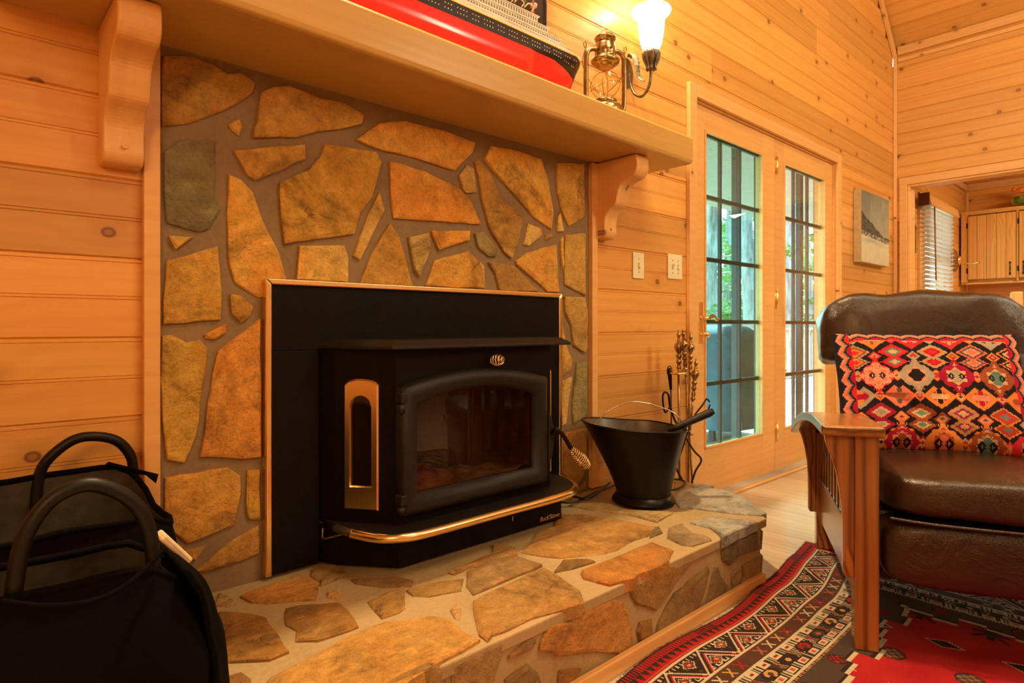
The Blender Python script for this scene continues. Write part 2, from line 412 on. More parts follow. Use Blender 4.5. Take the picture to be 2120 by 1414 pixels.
# right wall with the wide opening to the kitchen
OY, OZ = -.10, 2.045
m = MB(); m.box(XR+.018, XR+.12, YF, 0, OZ, SP+.1); m.box(XR+.018, XR+.12, OY, 0.018, -.02, OZ); m.box(XR+.018, XR+.12, YF, -4.2, -.02, OZ)
wall_right = struct('wall_right', m, slabmat, 'pine plank wall above the wide kitchen opening', 'wall')
for k in range(-5, 13):
    za = Z0-.02+PW*k; zb = min(za+PW, SP)
    if za >= SP-.02: break
    lo = max(za, 0)
    for c0, c1 in ((lo, min(zb, OZ)), (max(lo, OZ), zb)):
        if c1-c0 < .004: continue
        segs = [(0, 2.4), (2.4, -YF)] if c0 >= OZ-1e-6 else [(0, -OY), (4.2, -YF)]
        for a, b in segs: plank(wall_right, (XR, -a, za), (0, -1, 0), (0, 0, 1), b-a-.001, c0-za, c1-za)
# walls behind the camera
struct('wall_left', MB().box(XL-.1, XL, YF, .1, 0, 3.2), plain('left_wall_pine', (.62, .32, .11), .6), 'plain pine wall at the far left, outside the picture', 'wall')
struct('wall_front', MB().box(XL, XR+.1, YF-.1, YF, 0, 6.9), plain('front_wall_pine', (.62, .32, .11), .6), 'plain pine wall behind the camera, outside the picture', 'wall')
struct('wall_kitchen_near', MB().box(XR+.12, 8.5, -4.6, -4.5, 0, 2.5), plain('near_kitchen_pine', (.62, .32, .11), .6), 'plain pine end wall of the kitchen, outside the picture', 'wall')
# floor: boards run towards the fireplace wall
floor = struct('floor', MB().box(XL, 8.5, YF, .02, -.06, -.018), slabmat, 'pale maple board floor', 'floor')
for i in range(int((8.4-XL)/.083)):
    x = XL+.083*i
    j = (i*37) % 11*.35
    for a, b in ((YF, YF+1.2+j*.6), (YF+1.2+j*.6, -.001)):
        mm = MB().box(0, b-a-.0012, 0, .018, 0, .0818); mm.build('floor_board', maple, floor, M=frame((x+.083, a, 0), (0, 1, 0), (-1, 0, 0)), bevel=.0008, seg=1)
# ceiling: two slopes with planks running parallel to the right wall
s2 = math.sqrt(.5)
m = MB(); m.prism([(XR+.1, SP-.1+.05), (XR+.2, SP+.0), (XRIDGE, ZR+.25), (XL-.2, ZR-(XRIDGE-XL)+.05), (XL-.1, ZR-(XRIDGE-XL)-.05), (XRIDGE, ZR+.03)], YF, .12, 'y')
ceiling = struct('ceiling', m, slabmat, 'steep vaulted ceiling of pine boards', 'ceiling')
for i in range(27):
    O = Vector((XR, 0, SP))+Vector((-s2, 0, s2))*PW*i
    plank(ceiling, O, (0, -1, 0), (-s2, 0, s2), -YF-.002)
# trims
def trimobj(name, label, pieces, mt=None):
    t = thing(name, label, 'trim', pieces[0][1], kind='structure')
    for p in pieces: board(*((p[0], t)+tuple(p[1:])), mt=mt or pine_clear)
    return t
trimobj('trim_1', 'vertical pine corner strip between fireplace wall and kitchen wall', [('strip', (XR-.002, -.026, 0), (0, 0, 1), (-1, 0, 0), SP-.06, .026, .024)])
trimobj('trim_2', 'sloping pine strip where the fireplace wall meets the vault', [('strip', (XR-.01, -.024, SP-.05), (-s2, 0, s2), (-s2, 0, -s2), 5.0, .055, .022)])
trimobj('trim_3', 'horizontal pine crown board along the top of the kitchen wall', [('strip', (XR-.02, -.03, SP-.075), (0, -1, 0), (0, 0, 1), 4.9, .07, .018), ('strip', (XR-.012, -.03, SP-.13), (0, -1, 0), (0, 0, 1), 4.9, .03, .010)])
# kitchen opening casing
cas = thing('trim_4', 'pine casing around the wide kitchen opening', 'trim', (XR, OY, 0), kind='structure')
board('head_casing', cas, (XR-.018, OY+.058, OZ-.002), (0, -1, 0), (0, 0, 1), 4.2, .062, .016)
MB().box(XR-.018, XR-.001, OY, OY+.056, 0, OZ).build('side_casing', pine_clear, cas, world=True, bevel=.003)
MB().box(XR-.004, XR+.13, OY-.018, OY-.0, 0, OZ-.018).build('side_jamb', pine_clear, cas, world=True, bevel=.002)
MB().box(XR-.004, XR+.13, -4.2, OY-.0, OZ-.018, OZ-.002).build('head_jamb', pine_clear, cas, world=True, bevel=.002)
# left and right pilaster strips beside the stone
for nm, lb, x0 in (('trim_5', 'vertical pine strip at the left edge of the stonework', .331), ('trim_6', 'vertical pine strip at the right edge of the stonework', 1.925)):
    t = thing(nm, lb, 'trim', (x0, -.01, .222), kind='structure')
    MB().box(x0, x0+.034, -.024, .0, .222, 1.545).build('strip', pine_door, t, world=True, bevel=.002)
t = thing('trim_7', 'small pine block at the foot of the right stone edge strip', 'trim', (1.965, -.02, .222), kind='structure')
MB().box(1.961, 2.03, -.026, -.001, .222, .25).build('block', pine_clear, t, world=True, bevel=.002)

# ------------------------------------------------------------------ stonework
OCH = (.50, .29, .10); TAN = (.54, .35, .15); BRN = (.33, .19, .07); GRY = (.23, .20, .14); RST = (.48, .23, .065); SLT = (.165, .15, .125); CRM = (.62, .42, .21); BLU = (.47, .49, .48)  # BLU has the cool door daylight on the hearth tip mixed into it
srng = random.Random(11)
def jag(poly, amp, step):
    out = []; n = len(poly)
    for i in range(n):
        a = Vector(poly[i]); b = Vector(poly[(i+1) % n]); d = b-a; L = d.length
        if L < 1e-5: continue
        k = max(1, min(4, int(L/step)));
        nn = Vector((-d.y, d.x))/L
        for j in range(k):
            t = j/k; p = a+d*t
            if j: p = p+nn*srng.uniform(-amp, amp)
            else: p = p+Vector((srng.uniform(-amp, amp)*.4, srng.uniform(-amp, amp)*.4))
            out.append((p.x, p.y))
    return out
def area2(p): return sum(p[i][0]*p[(i+1) % len(p)][1]-p[(i+1) % len(p)][0]*p[i][1] for i in range(len(p)))
def stone(parent, pts2, plane, base, top, col, amp=.0022, bev=.006):
    """pts2: outline in plane coords; plane 'Y' -> (x,z) facing -Y ; 'Z' -> (x,y) facing up."""
    if area2(pts2) < 0: pts2 = pts2[::-1]
    p = jag(pts2, amp, .035); n = len(p)
    cx = sum(a for a, b in p)/n; cy = sum(b for a, b in p)/n
    def ins(q, d):
        v = Vector((q[0]-cx, q[1]-cy)); l = v.length
        return (q[0]-v.x/l*min(d, l*.3), q[1]-v.y/l*min(d, l*.3))
    tilt = (srng.uniform(-.015, .015), srng.uniform(-.015, .015))
    def h(q, d): return top-d+tilt[0]*(q[0]-cx)+tilt[1]*(q[1]-cy)+srng.uniform(-.0012, .0012)
    r0 = [(a, b, base) for a, b in p]; r1 = [(a, b, h((a, b), bev*.8)) for a, b in p]
    r2 = [(*ins(q, bev), h(q, bev*.15)) for q in p]; r3 = [(*ins(q, bev*3.2), h(q, -.001)) for q in p]
    if plane == 'Y': conv = lambda v: Vector((v[0]-cx, -v[2], v[1]-cy)); loc = Vector((cx, 0, cy))
    else: conv = lambda v: Vector((v[0]-cx, v[1]-cy, v[2])); loc = Vector((cx, cy, 0))
    m = MB(); m.bridge([[conv(v) for v in r] for r in (r0, r1, r2, r3)], smooth=False, cap1=True)
    k_ = srng.uniform(.82, 1.15); fk = (1.62, 1.68, 1.05) if plane == 'Y' and top < .1 else ((1, 1, 1) if col[2] > .38 else (1.05, .97, .76))
    q = tuple(min(.9, c*k_*f_) for c, f_ in zip(col, fk))
    o = m.build('stone', stone_m, parent, M=Matrix.Translation(loc), color=q)
    for pl in o.data.polygons: pl.use_smooth = pl.index < 1
    return o
face = thing('stone_fireplace_face', 'flat fieldstone facing in grey-brown mortar around the black stove', 'stonework', (1.15, -.02, .218))
MB().box(.352, 1.94, -.004, .018, .18, 1.555).build('mortar', mortar, face, world=True)
A = lambda L: crop(300, 60, 2.3567, L); B = lambda L: crop(800, 200, 2.828, L); Cc = lambda L: crop(300, 600, 2.281, L); D = lambda L: crop(520, 560, 2.142, L)
FS = [
 (A([(90,130),(220,130),(340,175),(400,220),(470,215),(538,262),(525,310),(480,345),(390,395),(210,460),(82,475),(82,380)]), BRN),
 (A([(410,465),(460,430),(478,480),(462,522),(425,490)]), OCH),
 (A([(565,310),(620,282),(700,280),(860,340),(980,365),(1070,420),(1060,465),(1000,480),(840,500),(740,530),(530,530),(535,480),(552,450)]), (.42,.25,.10)),
 ([(738,289),(788,255),(839,250),(906,267),(955,284),(985,295),(977,317),(941,352),(902,341),(842,322),(800,313),(765,302)], (.47,.25,.08)),
 (B([(22,378),(100,395),(230,440),(430,535),(500,620),(553,745),(400,738),(45,712),(28,600)]), RST),
 (B([(430,460),(470,400),(510,420),(525,560),(470,565),(450,540)]), (.45,.32,.17)),
 (B([(515,380),(545,375),(600,440),(680,610),(800,700),(770,860),(735,948),(690,910),(600,760),(565,620),(545,480)]), (.40,.23,.075)),
 (B([(615,290),(760,320),(905,365),(945,480),(980,680),(970,778),(860,700),(740,560),(640,450),(575,365)]), (.50,.29,.09)),
 (B([(1000,390),(1160,395),(1162,700),(1070,757),(1030,670),(1003,560)]), (.42,.25,.085)),
 (B([(1003,700),(1020,680),(1038,790),(1003,790)]), TAN),
 (B([(935,810),(965,795),(978,820),(932,838)]), TAN),
 (B([(830,740),(910,770),(915,810),(835,872),(805,865)]), CRM),
 (B([(265,785),(490,785),(490,840),(310,900),(280,830)]), RST),
 (B([(130,825),(250,795),(260,890),(195,1055),(170,1020),(148,920)]), (.42,.30,.16)),
 (B([(520,800),(570,790),(650,900),(640,940),(600,935),(540,880)]), GRY),
 (B([(280,960),(480,905),(575,990),(582,1125),(230,1105)]), OCH),
 (B([(600,970),(740,985),(800,1040),(890,1140),(665,1140),(640,1040)]), (.30,.18,.07)),
 (B([(760,960),(830,910),(995,865),(1010,1145),(945,1140),(870,1070),(765,985)]), (.45,.25,.08)),
 (B([(1050,810),(1165,800),(1168,1165),(1045,1100),(1045,950)]), (.48,.31,.12)),
 (B([(1022,840),(1034,815),(1038,990),(1030,1010)]), TAN),
 ([(1169,614),(1211,616),(1217,644),(1216,721),(1211,730),(1188,714),(1183,672),(1171,649)], (.40,.27,.12)),
 (D([(1380,240),(1400,330),(1425,400),(1420,440),(1380,470)]), (.45,.28,.10)),
 (D([(1445,410),(1490,405),(1492,640),(1430,680),(1425,600)]), GRY),
 (D([(1380,490),(1422,470),(1410,560),(1398,680),(1380,690)]), (.46,.31,.14)),
 (D([(1400,720),(1485,700),(1485,880),(1440,960),(1384,900),(1384,740)]), (.40,.22,.08)),
 (D([(1384,950),(1440,980),(1485,930),(1485,970),(1400,985)]), (.35,.2,.08)),
 (A([(98,600),(180,540),(345,545),(340,800),(370,880),(320,975),(265,990),(110,945),(97,800)]), SLT),
 (A([(435,590),(700,572),(780,562),(785,635),(540,742),(500,710)]), (.45,.26,.10)),
 (A([(410,710),(470,735),(530,800),(570,920),(660,1100),(690,1215),(640,1290),(560,1310),(440,1240),(410,1130),(405,900)]), (.60,.34,.12)),
 (A([(880,565),(1130,600),(1155,650),(1110,820),(1050,900),(1025,1000),(920,1015),(680,1050),(665,900),(658,750),(800,690),(860,620)]), (.52,.31,.09)),
 (A([(1145,795),(1170,885),(1050,1125),(1018,1105),(1070,960)]), TAN),
 (A([(1195,950),(1240,1020),(1305,1255),(1050,1240),(1110,1090)]), (.40,.24,.09)),
 (A([(755,1060),(970,1055),(990,1120),(990,1235),(740,1220)]), (.48,.32,.14)),
 (A([(115,1010),(235,1015),(150,1075)]), TAN),
 ([(345,540),(453,508),(457,570),(460,640),(457,663),(380,668),(340,672),(340,620)], (.47,.28,.09)),
 (Cc([(405,20),(450,25),(510,80),(495,125),(455,155),(410,110)]), (.42,.26,.09)),
 (Cc([(280,210),(390,158),(380,205),(330,238),(290,228)]), RST),
 (Cc([(82,215),(130,212),(200,250),(260,238),(298,280),(290,380),(240,700),(185,820),(105,805),(90,680),(80,500)]), (.47,.29,.085)),
 (Cc([(345,290),(545,135),(548,790),(460,800),(262,790),(290,600),(320,400)]), (.50,.24,.08)),
 (Cc([(95,890),(390,840),(450,880),(455,960),(425,1115),(200,1200),(90,1120)]), (.55,.30,.10)),
 (Cc([(485,855),(542,850),(545,1085),(495,1085),(480,1050)]), (.45,.28,.09)),
 (Cc([(240,1330),(330,1250),(420,1180),(542,1115),(545,1245),(400,1300),(290,1330)]), (.36,.20,.075)),
 (Cc([(170,1240),(290,1210),(240,1280),(200,1275)]), OCH),
 (Cc([(90,1150),(180,1215),(150,1260),(90,1260)]), BRN),
]
for L, c in FS:
    stone(face, [(lambda v: (v.x, v.z))(onY(a, b, -.012)) for a, b in L], 'Y', -.002, .012+srng.uniform(0, .006), c, bev=.0035)
# raised hearth
HZT = .218
hearth = thing('stone_hearth', 'raised hearth of flat fieldstone slabs in mortar under the stove', 'hearth', (1.2, -.33, 0))
plan = [(-.5, -.001), (-.5, -.655), (2.07, -.655), (2.26, -.44), (2.33, -.15), (2.33, -.001)]
m = MB(); m.prism(plan, 0, HZT-.008, 'z')
m.prism([(-.5, -.002), (-.5, -.664), (2.098, -.664), (2.288, -.45), (2.35, -.15), (2.35, -.002)], HZT-.036, HZT-.006, 'z')
m.build('mortar', mortar_h, hearth, world=True, bevel=.004)
H1 = lambda L: crop(440, 1140, 5.048, L); H2 = lambda L: crop(800, 1060, 3.995, L); H3 = lambda L: crop(1160, 980, 4.714, L); H4 = lambda L: crop(1160, 1160, 4.818, L)
HCL = (.66, .42, .16)
TS = [
 (H1([(290,470),(560,360),(860,270),(1000,270),(1110,330),(1100,400),(1080,500),(900,510),(560,540),(400,530)]), (.60,.33,.10)),
 (H1([(1030,195),(1290,140),(1410,235),(1130,360),(1120,310),(1020,250)]), (.52,.36,.18)),
 (H1([(60,440),(180,480),(250,540),(190,570),(20,560)]), CRM),
 (H1([(60,640),(420,660),(560,700),(700,900),(800,1050),(600,1130),(180,1150),(-60,1150)]), (.54,.30,.09)),
 (H1([(760,600),(900,570),(1330,540),(1420,620),(1530,780),(1440,820),(1100,930),(870,930),(880,820),(770,760)]), (.50,.29,.10)),
 (H1([(1190,420),(1330,400),(1350,440),(1300,500),(1200,470)]), CRM),
 ([(761,1243),(803,1223),(838,1213),(840,1255),(826,1266),(790,1278),(772,1258)], (.52,.34,.13)),
 (H1([(1440,290),(1580,280),(1960,265),(2100,300),(2080,360),(1800,370),(1500,330)]), (.34,.20,.09)),
 ([(476,1395),(500,1388),(519,1401),(523,1440),(440,1440)], BRN),
 (H2([(160,640),(330,590),(640,545),(620,640),(350,690),(220,680)]), (.50,.33,.14)),
 (H2([(665,490),(900,390),(1090,370),(1290,440),(1000,555),(720,675),(655,600)]), (.46,.32,.17)),
 (H2([(520,495),(900,330),(900,260),(1060,290),(1090,350),(700,450),(560,510)]), (.42,.26,.12)),
 (H2([(530,800),(580,740),(620,780),(620,880),(570,870)]), CRM),
 (H3([(-20,400),(220,400),(480,430),(640,460),(870,500),(950,512),(860,600),(720,640),(560,740),(400,780),(0,815),(-180,800),(-380,760),(-200,560),(-60,520)]), (.52,.32,.13)),
 (H3([(80,310),(260,270),(480,290),(500,340),(860,370),(1100,380),(940,470),(680,400),(300,350)]), (.45,.36,.21)),
 (H3([(1110,260),(1130,190),(1400,135),(1600,170),(1780,230),(1860,290),(2015,385),(1960,405),(1640,380),(1230,325),(1160,330)]), BLU),
 (H3([(1060,520),(1180,480),(1300,580),(1440,605),(1480,640),(1290,700),(1190,690),(1040,620)]), (.33,.27,.21)),
 (H3([(30,840),(280,835),(340,855),(120,920),(-60,955)]), (.42,.27,.11)),
 (H3([(880,580),(960,520),(1000,570),(870,620)]), GRY),
 (H3([(1130,60),(1240,85),(1300,110),(1140,160),(1100,120)]), CRM),
 (H3([(1500,125),(1420,108),(1260,110),(1300,130),(1420,130)]), BLU),
]
for L, c in TS:
    stone(hearth, [(lambda v: (v.x, v.y))(onZ(a, b, HZT)) for a, b in L], 'Z', HZT-.02, HZT+srng.uniform(0, .004), c, bev=.005)
# big edge slabs that overhang the front
def slab(pts, c): 
    p = [(lambda v: (v.x, v.y))(onZ(a, b, HZT+.002)) for a, b in pts]
    stone(hearth, p, 'Z', HZT-.032, HZT+.004, c, amp=.004, bev=.006)
slab([(540,1420),(563,1396),(620,1370),(717,1316),(800,1285),(895,1275),(930,1280),(972,1315),(995,1322),(955,1345),(900,1375),(830,1417),(700,1480),(560,1520)], HCL)
slab(H2([(720,730),(860,660),(1300,460),(1420,520),(1480,560),(1600,640),(1640,735),(1400,812),(1200,865),(1080,925),(850,1010),(835,1055),(760,1000),(740,880)]), (.66,.43,.19))
slab(H3([(200,950),(450,850),(700,740),(900,660),(1110,740),(1060,850),(920,915),(760,975),(720,1015),(480,1075),(230,1010)]), (.54,.29,.09))
slab(H3([(1270,470),(1400,420),(1500,400),(1640,430),(1925,462),(1700,565),(1575,628),(1530,570),(1460,520),(1330,490)]), (.55,.57,.56))  # tip slab, cool daylight included in its colour
FFS = [
 (H3([(680,1090),(760,1045),(1000,920),(1230,890),(1260,905),(1150,1050),(1070,1200),(940,1345),(860,1310),(760,1290),(705,1200)]), (.46,.29,.12)),
 (H4([(1290,210),(1480,70),(1495,100),(1440,330),(1380,500),(1240,620),(965,795),(985,640),(1060,480),(1150,330),(1250,270)]), (.36,.27,.15)),
 (H4([(1550,80),(1595,75),(1620,170),(1680,260),(1640,330),(1475,460),(1465,440),(1520,200)]), (.30,.25,.17)),
 (H3([(1645,660),(1930,580),(1945,735),(1770,805),(1660,905),(1595,860),(1585,765)]), (.24,.20,.15)),
 (H3([(1785,905),(1945,820),(1965,1035),(1770,1125),(1740,1140),(1795,1010)]), (.34,.23,.12)),
 (H3([(1700,955),(1775,925),(1730,1010),(1690,1090),(1680,1000)]), (.40,.32,.2)),
 (H4([(-100,650),(120,605),(260,475),(520,385),(640,425),(690,505),(745,700),(752,905),(640,945),(300,930),(0,955),(-200,900),(-180,800)]), (.60,.34,.12)),
 (H4([(800,625),(925,595),(925,780),(880,855),(812,855),(780,720)]), (.48,.28,.09)),
 (H2([(540,1290),(700,1185),(970,1080),(955,1200),(930,1290),(880,1440),(560,1460)]), (.45,.33,.20)),
 (H2([(1020,1190),(1200,1045),(1250,1065),(1215,1130),(1025,1220)]), (.50,.34,.18)),
 (H2([(990,1400),(1100,1310),(1180,1265),(1260,1340),(1290,1440),(1000,1480)]), (.34,.26,.15)),
 (H2([(1440,1320),(1620,1295),(1560,1420),(1420,1460)]), (.46,.28,.11)),
 (H2([(0,1430),(380,1250),(500,1290),(500,1460),(0,1600)]), (.42,.27,.12)),
]
for L, c in FFS:
    stone(hearth, [(lambda v: (v.x, v.z))(onY(a, b, -.663)) for a, b in L], 'Y', .655, .663+srng.uniform(0, .004), c)
for (p, q) in (((2.075, -.655), (2.26, -.44)), ((2.262, -.43), (2.33, -.16))):     # stones of the hidden right end
    d = Vector((q[0]-p[0], q[1]-p[1], 0)); L = d.length; M = frame((p[0], p[1], 0), d, (0, 0, 1))
    for (a, b, z0, z1) in ((.01, .45, .02, .09), (.5, .98, .02, .12), (.01, .42, .1, .175), (.46, .98, .13, .175)):
        MB().prism([(a*L+.01, z0), (b*L-.01, z0+.004), (b*L, z1), (a*L, z1-.005)], -.010, .003, 'y').build('stone', stone_m, hearth, M=M, bevel=.004, color=(.33, .26, .17))
bt = thing('baseboard_front', 'low pine strip along the foot of the hearth front', 'baseboard', (.8, -.68, 0), kind='structure')
MB().box(0, 2.55, 0, .018, 0, .040).build('strip', pine_clear, bt, M=frame((-.5, -.685, 0), (1, 0, 0), (0, 0, 1)), bevel=.003)

# ------------------------------------------------------------------ mantel
MZ0, MZ1 = 1.550, 1.662
mt_ = thing('mantel_shelf', 'thick honey-coloured pine mantel shelf above the stonework', 'mantel', (1.15, -.15, MZ0))
def ring(p, z): return [(x, y, z) for x, y in p]
def inset(p, d): return [(p[0][0], p[0][1]), (p[1][0]-d, p[1][1]), (p[2][0]-d, p[2][1]+d), (p[3][0], p[3][1]+d)]
P4 = [(.02, -.001), (2.272, -.001), (2.272, -.272), (.02, -.312)]
m = MB(); m.bridge([ring(inset(P4, .012), MZ0), ring(inset(P4, .004), MZ0+.004), ring(P4, MZ0+.016), ring(P4, MZ1-.008), ring(inset(P4, .007), MZ1)], smooth=False, cap0=True, cap1=True)
m.build('shelf_board', mantel_wood, mt_, world=True, bevel=.003)
def corbel(name, label, x0, x1):
    t = thing(name, label, 'bracket', ((x0+x1)/2, -.02, 1.24), group=None)
    # side profile (depth from wall, height)
    pf = [(0, 1.548), (.215, 1.548), (.222, 1.50), (.205, 1.468), (.165, 1.455), (.135, 1.435), (.125, 1.40), (.115, 1.37), (.085, 1.350), (.066, 1.325), (.062, 1.29), (.062, 1.262), (.050, 1.243), (.030, 1.238), (0, 1.238)]
    sp = spline([(a, b, 0) for a, b in pf[1:-1]], 4); pf2 = [(-pf[0][0]-.001, pf[0][1])]+[(-p.x, p.y) for p in sp]+[(-.001, pf[-1][1])]
    mm = MB(); mm.prism(pf2, 0, x1-x0, 'x')
    # rotate so that grain (local x) runs vertically
    M = frame((x0, 0, 0), (0, 0, 1), (1, 0, 0))
    mm2 = MB(); Mi = M.inverted(); mm2.v = [tuple(Mi @ Vector((v[0]+x0, v[1], v[2]))) for v in mm.v]; mm2.f = mm.f; mm2.sm = mm.sm
    mm2.build('body', pine_clear, t, M=M, bevel=.006, seg=3)
    for (d, z) in ((.064, 1.278), (.212, 1.497)):
        MB().lathe([(0, -.002), (.005, -.002), (.006, 0), (.006, .004)], 10, M=Matrix.Translation(((x0+x1)/2, -d-.001, z)) @ Matrix.Rotation(PI/2, 4, 'X')).build('plug', pine_door, t, world=True)
    return t
corbel('corbel', 'scroll-cut pine bracket under the mantel left end, big in the top left corner', .245, .325)
corbel('corbel', 'scroll-cut pine bracket under the mantel right end beside the switches', 1.957, 2.035)
# ------------------------------------------------------------------ wood stove insert
stove = thing('stove_insert', 'black cast wood stove insert with arched glass door and brass trim', 'stove', (1.19, -.1, HZT))
def part(mb, name, mt, parent, **k): return mb.build(name, mt, parent, world=True, **k)
sx0, sx1, sz1 = .607, 1.737, 1.006
PY = -.020
body_hole = (.757, 1.628)
part(MB().box(sx0+.013, sx1-.013, PY-.004, -.006, .815, sz1-.014), 'surround_top_panel', black_iron, stove, bevel=.001)
part(MB().box(sx0+.013, body_hole[0], PY-.004, -.006, HZT+.004, .8135), 'surround_side_panel', black_iron, stove, bevel=.001)
part(MB().box(body_hole[1], sx1-.013, PY-.004, -.006, HZT+.004, .8135), 'surround_side_panel', black_iron, stove, bevel=.001)
def trimbar(name, poly): part(MB().prism(poly, -.034, -.006, 'y'), name, brass, stove, bevel=.004, seg=3)
tw = .017
trimbar('brass_edge', [(sx0, HZT+.006), (sx0+tw, HZT+.006), (sx0+tw, sz1-tw-.0006), (sx0, sz1-.0006)])
trimbar('brass_edge', [(sx1, HZT+.006), (sx1-tw, HZT+.006), (sx1-tw, sz1-tw-.0006), (sx1, sz1-.0006)])
trimbar('brass_edge', [(sx0+.0006, sz1), (sx1-.0006, sz1), (sx1-tw-.0006, sz1-tw), (sx0+tw+.0006, sz1-tw)])
FY = -.205
# body walls
plan_side_l = [(.757, -.006), (.785, -.062), (.893, FY)]
plan_side_r = [(1.492, FY), (1.600, -.062), (1.628, -.006)]
zb, zt = .335, .818
def wallstrip(pl, z0, z1, nm, th=.012):
    m = MB(); n = len(pl)
    inn = [(x+(th if pl[0][0] < 1 else -th), y+.004) for x, y in pl]
    m.prism(pl+inn[::-1], z0, z1, 'z'); part(m, nm, black_iron, stove, bevel=.0015)
wallstrip(plan_side_l, zb, zt, 'side_wall'); wallstrip(plan_side_r, zb, zt, 'side_wall')
fx0, fx1, fz0, fz1 = .94, 1.42, .40, .70
m = MB(); m.box(.893, fx0, FY, FY+.012, zb, zt); m.box(fx1, 1.492, FY, FY+.012, zb, zt); m.box(fx0, fx1, FY, FY+.012, zb, fz0); m.box(fx0, fx1, FY, FY+.012, fz1, zt)
part(m, 'front_plate', black_iron, stove)
# firebox inside with brick lining and ash
fb = plain('fire_brick', (.20, .10, .045), .8, 0, .4, 20, .4); ash = plain('ash_bed', (.34, .20, .11), .9, 0, .5, 25, .8)
m = MB(); m.box(fx0-.01, fx1+.01, .24, .26, fz0-.02, fz1+.02); m.box(fx0-.02, fx0-.005, FY+.012, .25, fz0-.02, fz1+.02); m.box(fx1+.005, fx1+.02, FY+.012, .25, fz0-.02, fz1+.02); m.box(fx0-.02, fx1+.02, FY+.012, .25, fz1+.005, fz1+.02)
part(m, 'firebox_lining', fb, stove)
for i in range(9):
    part(MB().box(fx0+.002+i*.053, fx0+.052+i*.053, .228, .24, fz0, fz0+.14), 'fire_brick', fb, stove, bevel=.003)
rr = random.Random(5)
part(MB().grid(lambda u, v: (fx0-.005+u*(fx1-fx0+.01), FY+.014+v*.43, fz0+.012+.03*mnoise.noise(Vector((u*6, v*5, 1)))+.05*v*v), 26, 20), 'ash_bed', ash, stove)
charr = plain('charred_wood', (.12, .05, .022), .8, 0, .6, 30, .8)
for i, (x, y, a, l) in enumerate(((1.12, .02, .2, .30), (1.24, .08, -.35, .26), (1.16, .10, .9, .2))):
    d = Vector((math.cos(a), math.sin(a), .05)); c = Vector((x, y, fz0+.055+.02*i))
    part(MB().tube([c-d*l/2, c-d*l/6+Vector((0, 0, .006)), c+d*l/6, c+d*l/2], [.018, .026, .024, .014], 7), 'burnt_log', charr, stove)
# top plate with drip corner
TP = [(.745, -.007), (.778, -.085), (.853, -.252), (1.545, -.252), (1.62, -.085), (1.645, -.007)]
TPI = [(.765, -.007), (.80, -.075), (.872, -.225), (1.520, -.225), (1.60, -.075), (1.628, -.007)]
m = MB(); m.bridge([[(x, y, .818) for x, y in TP], [(x, y, .826) for x, y in TP], [(x, y, .842) for x, y in TPI]], smooth=False, cap0=True, cap1=True)
part(m, 'top_plate', black_cast, stove, bevel=.002)
# lower apron under the shelf
m = MB(); m.prism([(.757, -.006), (.785, -.062), (.902, FY), (1.547, FY), (1.60, -.062), (1.628, -.006)], HZT+.003, .326, 'z'); part(m, 'base_apron', black_iron, stove, bevel=.002)
for x in (1.17, 1.392): part(MB().box(x, x+.002, FY-.0012, FY, HZT+.006, .32), 'seam', black_gloss, stove)
# ash shelf with brass rim
lp = [(.772, -.012, 0), (.772, -.10, 0), (.783, -.18, 0), (.815, -.245, 0), (.87, -.285, 0), (.95, -.297, 0), (1.20, -.297, 0), (1.44, -.297, 0), (1.53, -.275, 0), (1.592, -.215, 0), (1.62, -.13, 0), (1.63, -.012, 0)]
lps = spline(lp, 6)
m = MB(); m.prism([(p.x, p.y) for p in lps], .326, .342, 'z'); part(m, 'ash_shelf', black_cast, stove, bevel=.002)
part(MB().tube([(p.x, p.y, .333) for p in spline([(.781, -.165, 0)]+lp[3:11], 10)], .0125, 10), 'brass_rim', brass, stove)
part(MB().tube([(p.x, p.y, .336) for p in spline([(.769, -.10, 0), (.774, -.15, 0), (.782, -.17, 0)], 5)], .011, 8), 'worn_rim_end', dark_bronze, stove)
part(MB().tube([onY(668, 1093, -.06), onY(667, 1113, -.06), onY(672, 1116, -.07), onY(725, 1102, -.15)], .003, 6), 'damper_rod', dark_bronze, stove)
# door
def arch(x0, x1, z0, zs, zp, y, n=14):
    p = [(x0, y, z0), ((x0+x1)/2, y, z0), (x1, y, z0), (x1, y, (z0+zs)/2)]
    for i in range(n+1):
        t = i/n; x = x1+(x0-x1)*t; p.append((x, y, zs+(zp-zs)*(1-(2*t-1)**2)))
    p.append((x0, y, (z0+zs)/2)); return p
o = dict(x0=.891, x1=1.449, z0=.366, zs=.714, zp=.752)
def rg(d, y): return arch(o['x0']+d, o['x1']-d, o['z0']+d, o['zs']-d*.9, o['zp']-d*.9, y)
rings = [rg(0, FY-.003), rg(0, FY-.022), rg(.006, FY-.034), rg(.018, FY-.040), rg(.032, FY-.040), rg(.046, FY-.034), rg(.056, FY-.020), rg(.058, FY-.008)]
m = MB(); m.bridge(rings); part(m, 'door_frame', black_cast, stove)
gl = rg(.054, FY-.012); m = MB(); m.add(gl, [tuple(range(len(gl)))]); dg = part(m, 'door_glass', glass_smoked, stove)
# hinges
for z in (.672, .398):
    hp = part(MB().lathe([(.0, 0), (.012, 0), (.012, .022), (.0, .022)], 10, M=Matrix.Translation((.893, FY-.026, z-.024))), 'hinge', black_cast, stove)
    part(MB().box(.885, .912, FY-.038, FY-.004, z, z+.030), 'hinge', black_cast, stove, bevel=.004)
part(MB().lathe([(0, 0), (.005, 0), (.005, .004), (0, .004)], 8, M=Matrix.Translation((.897, FY-.022, .702))), 'hinge_pin', brass, stove)
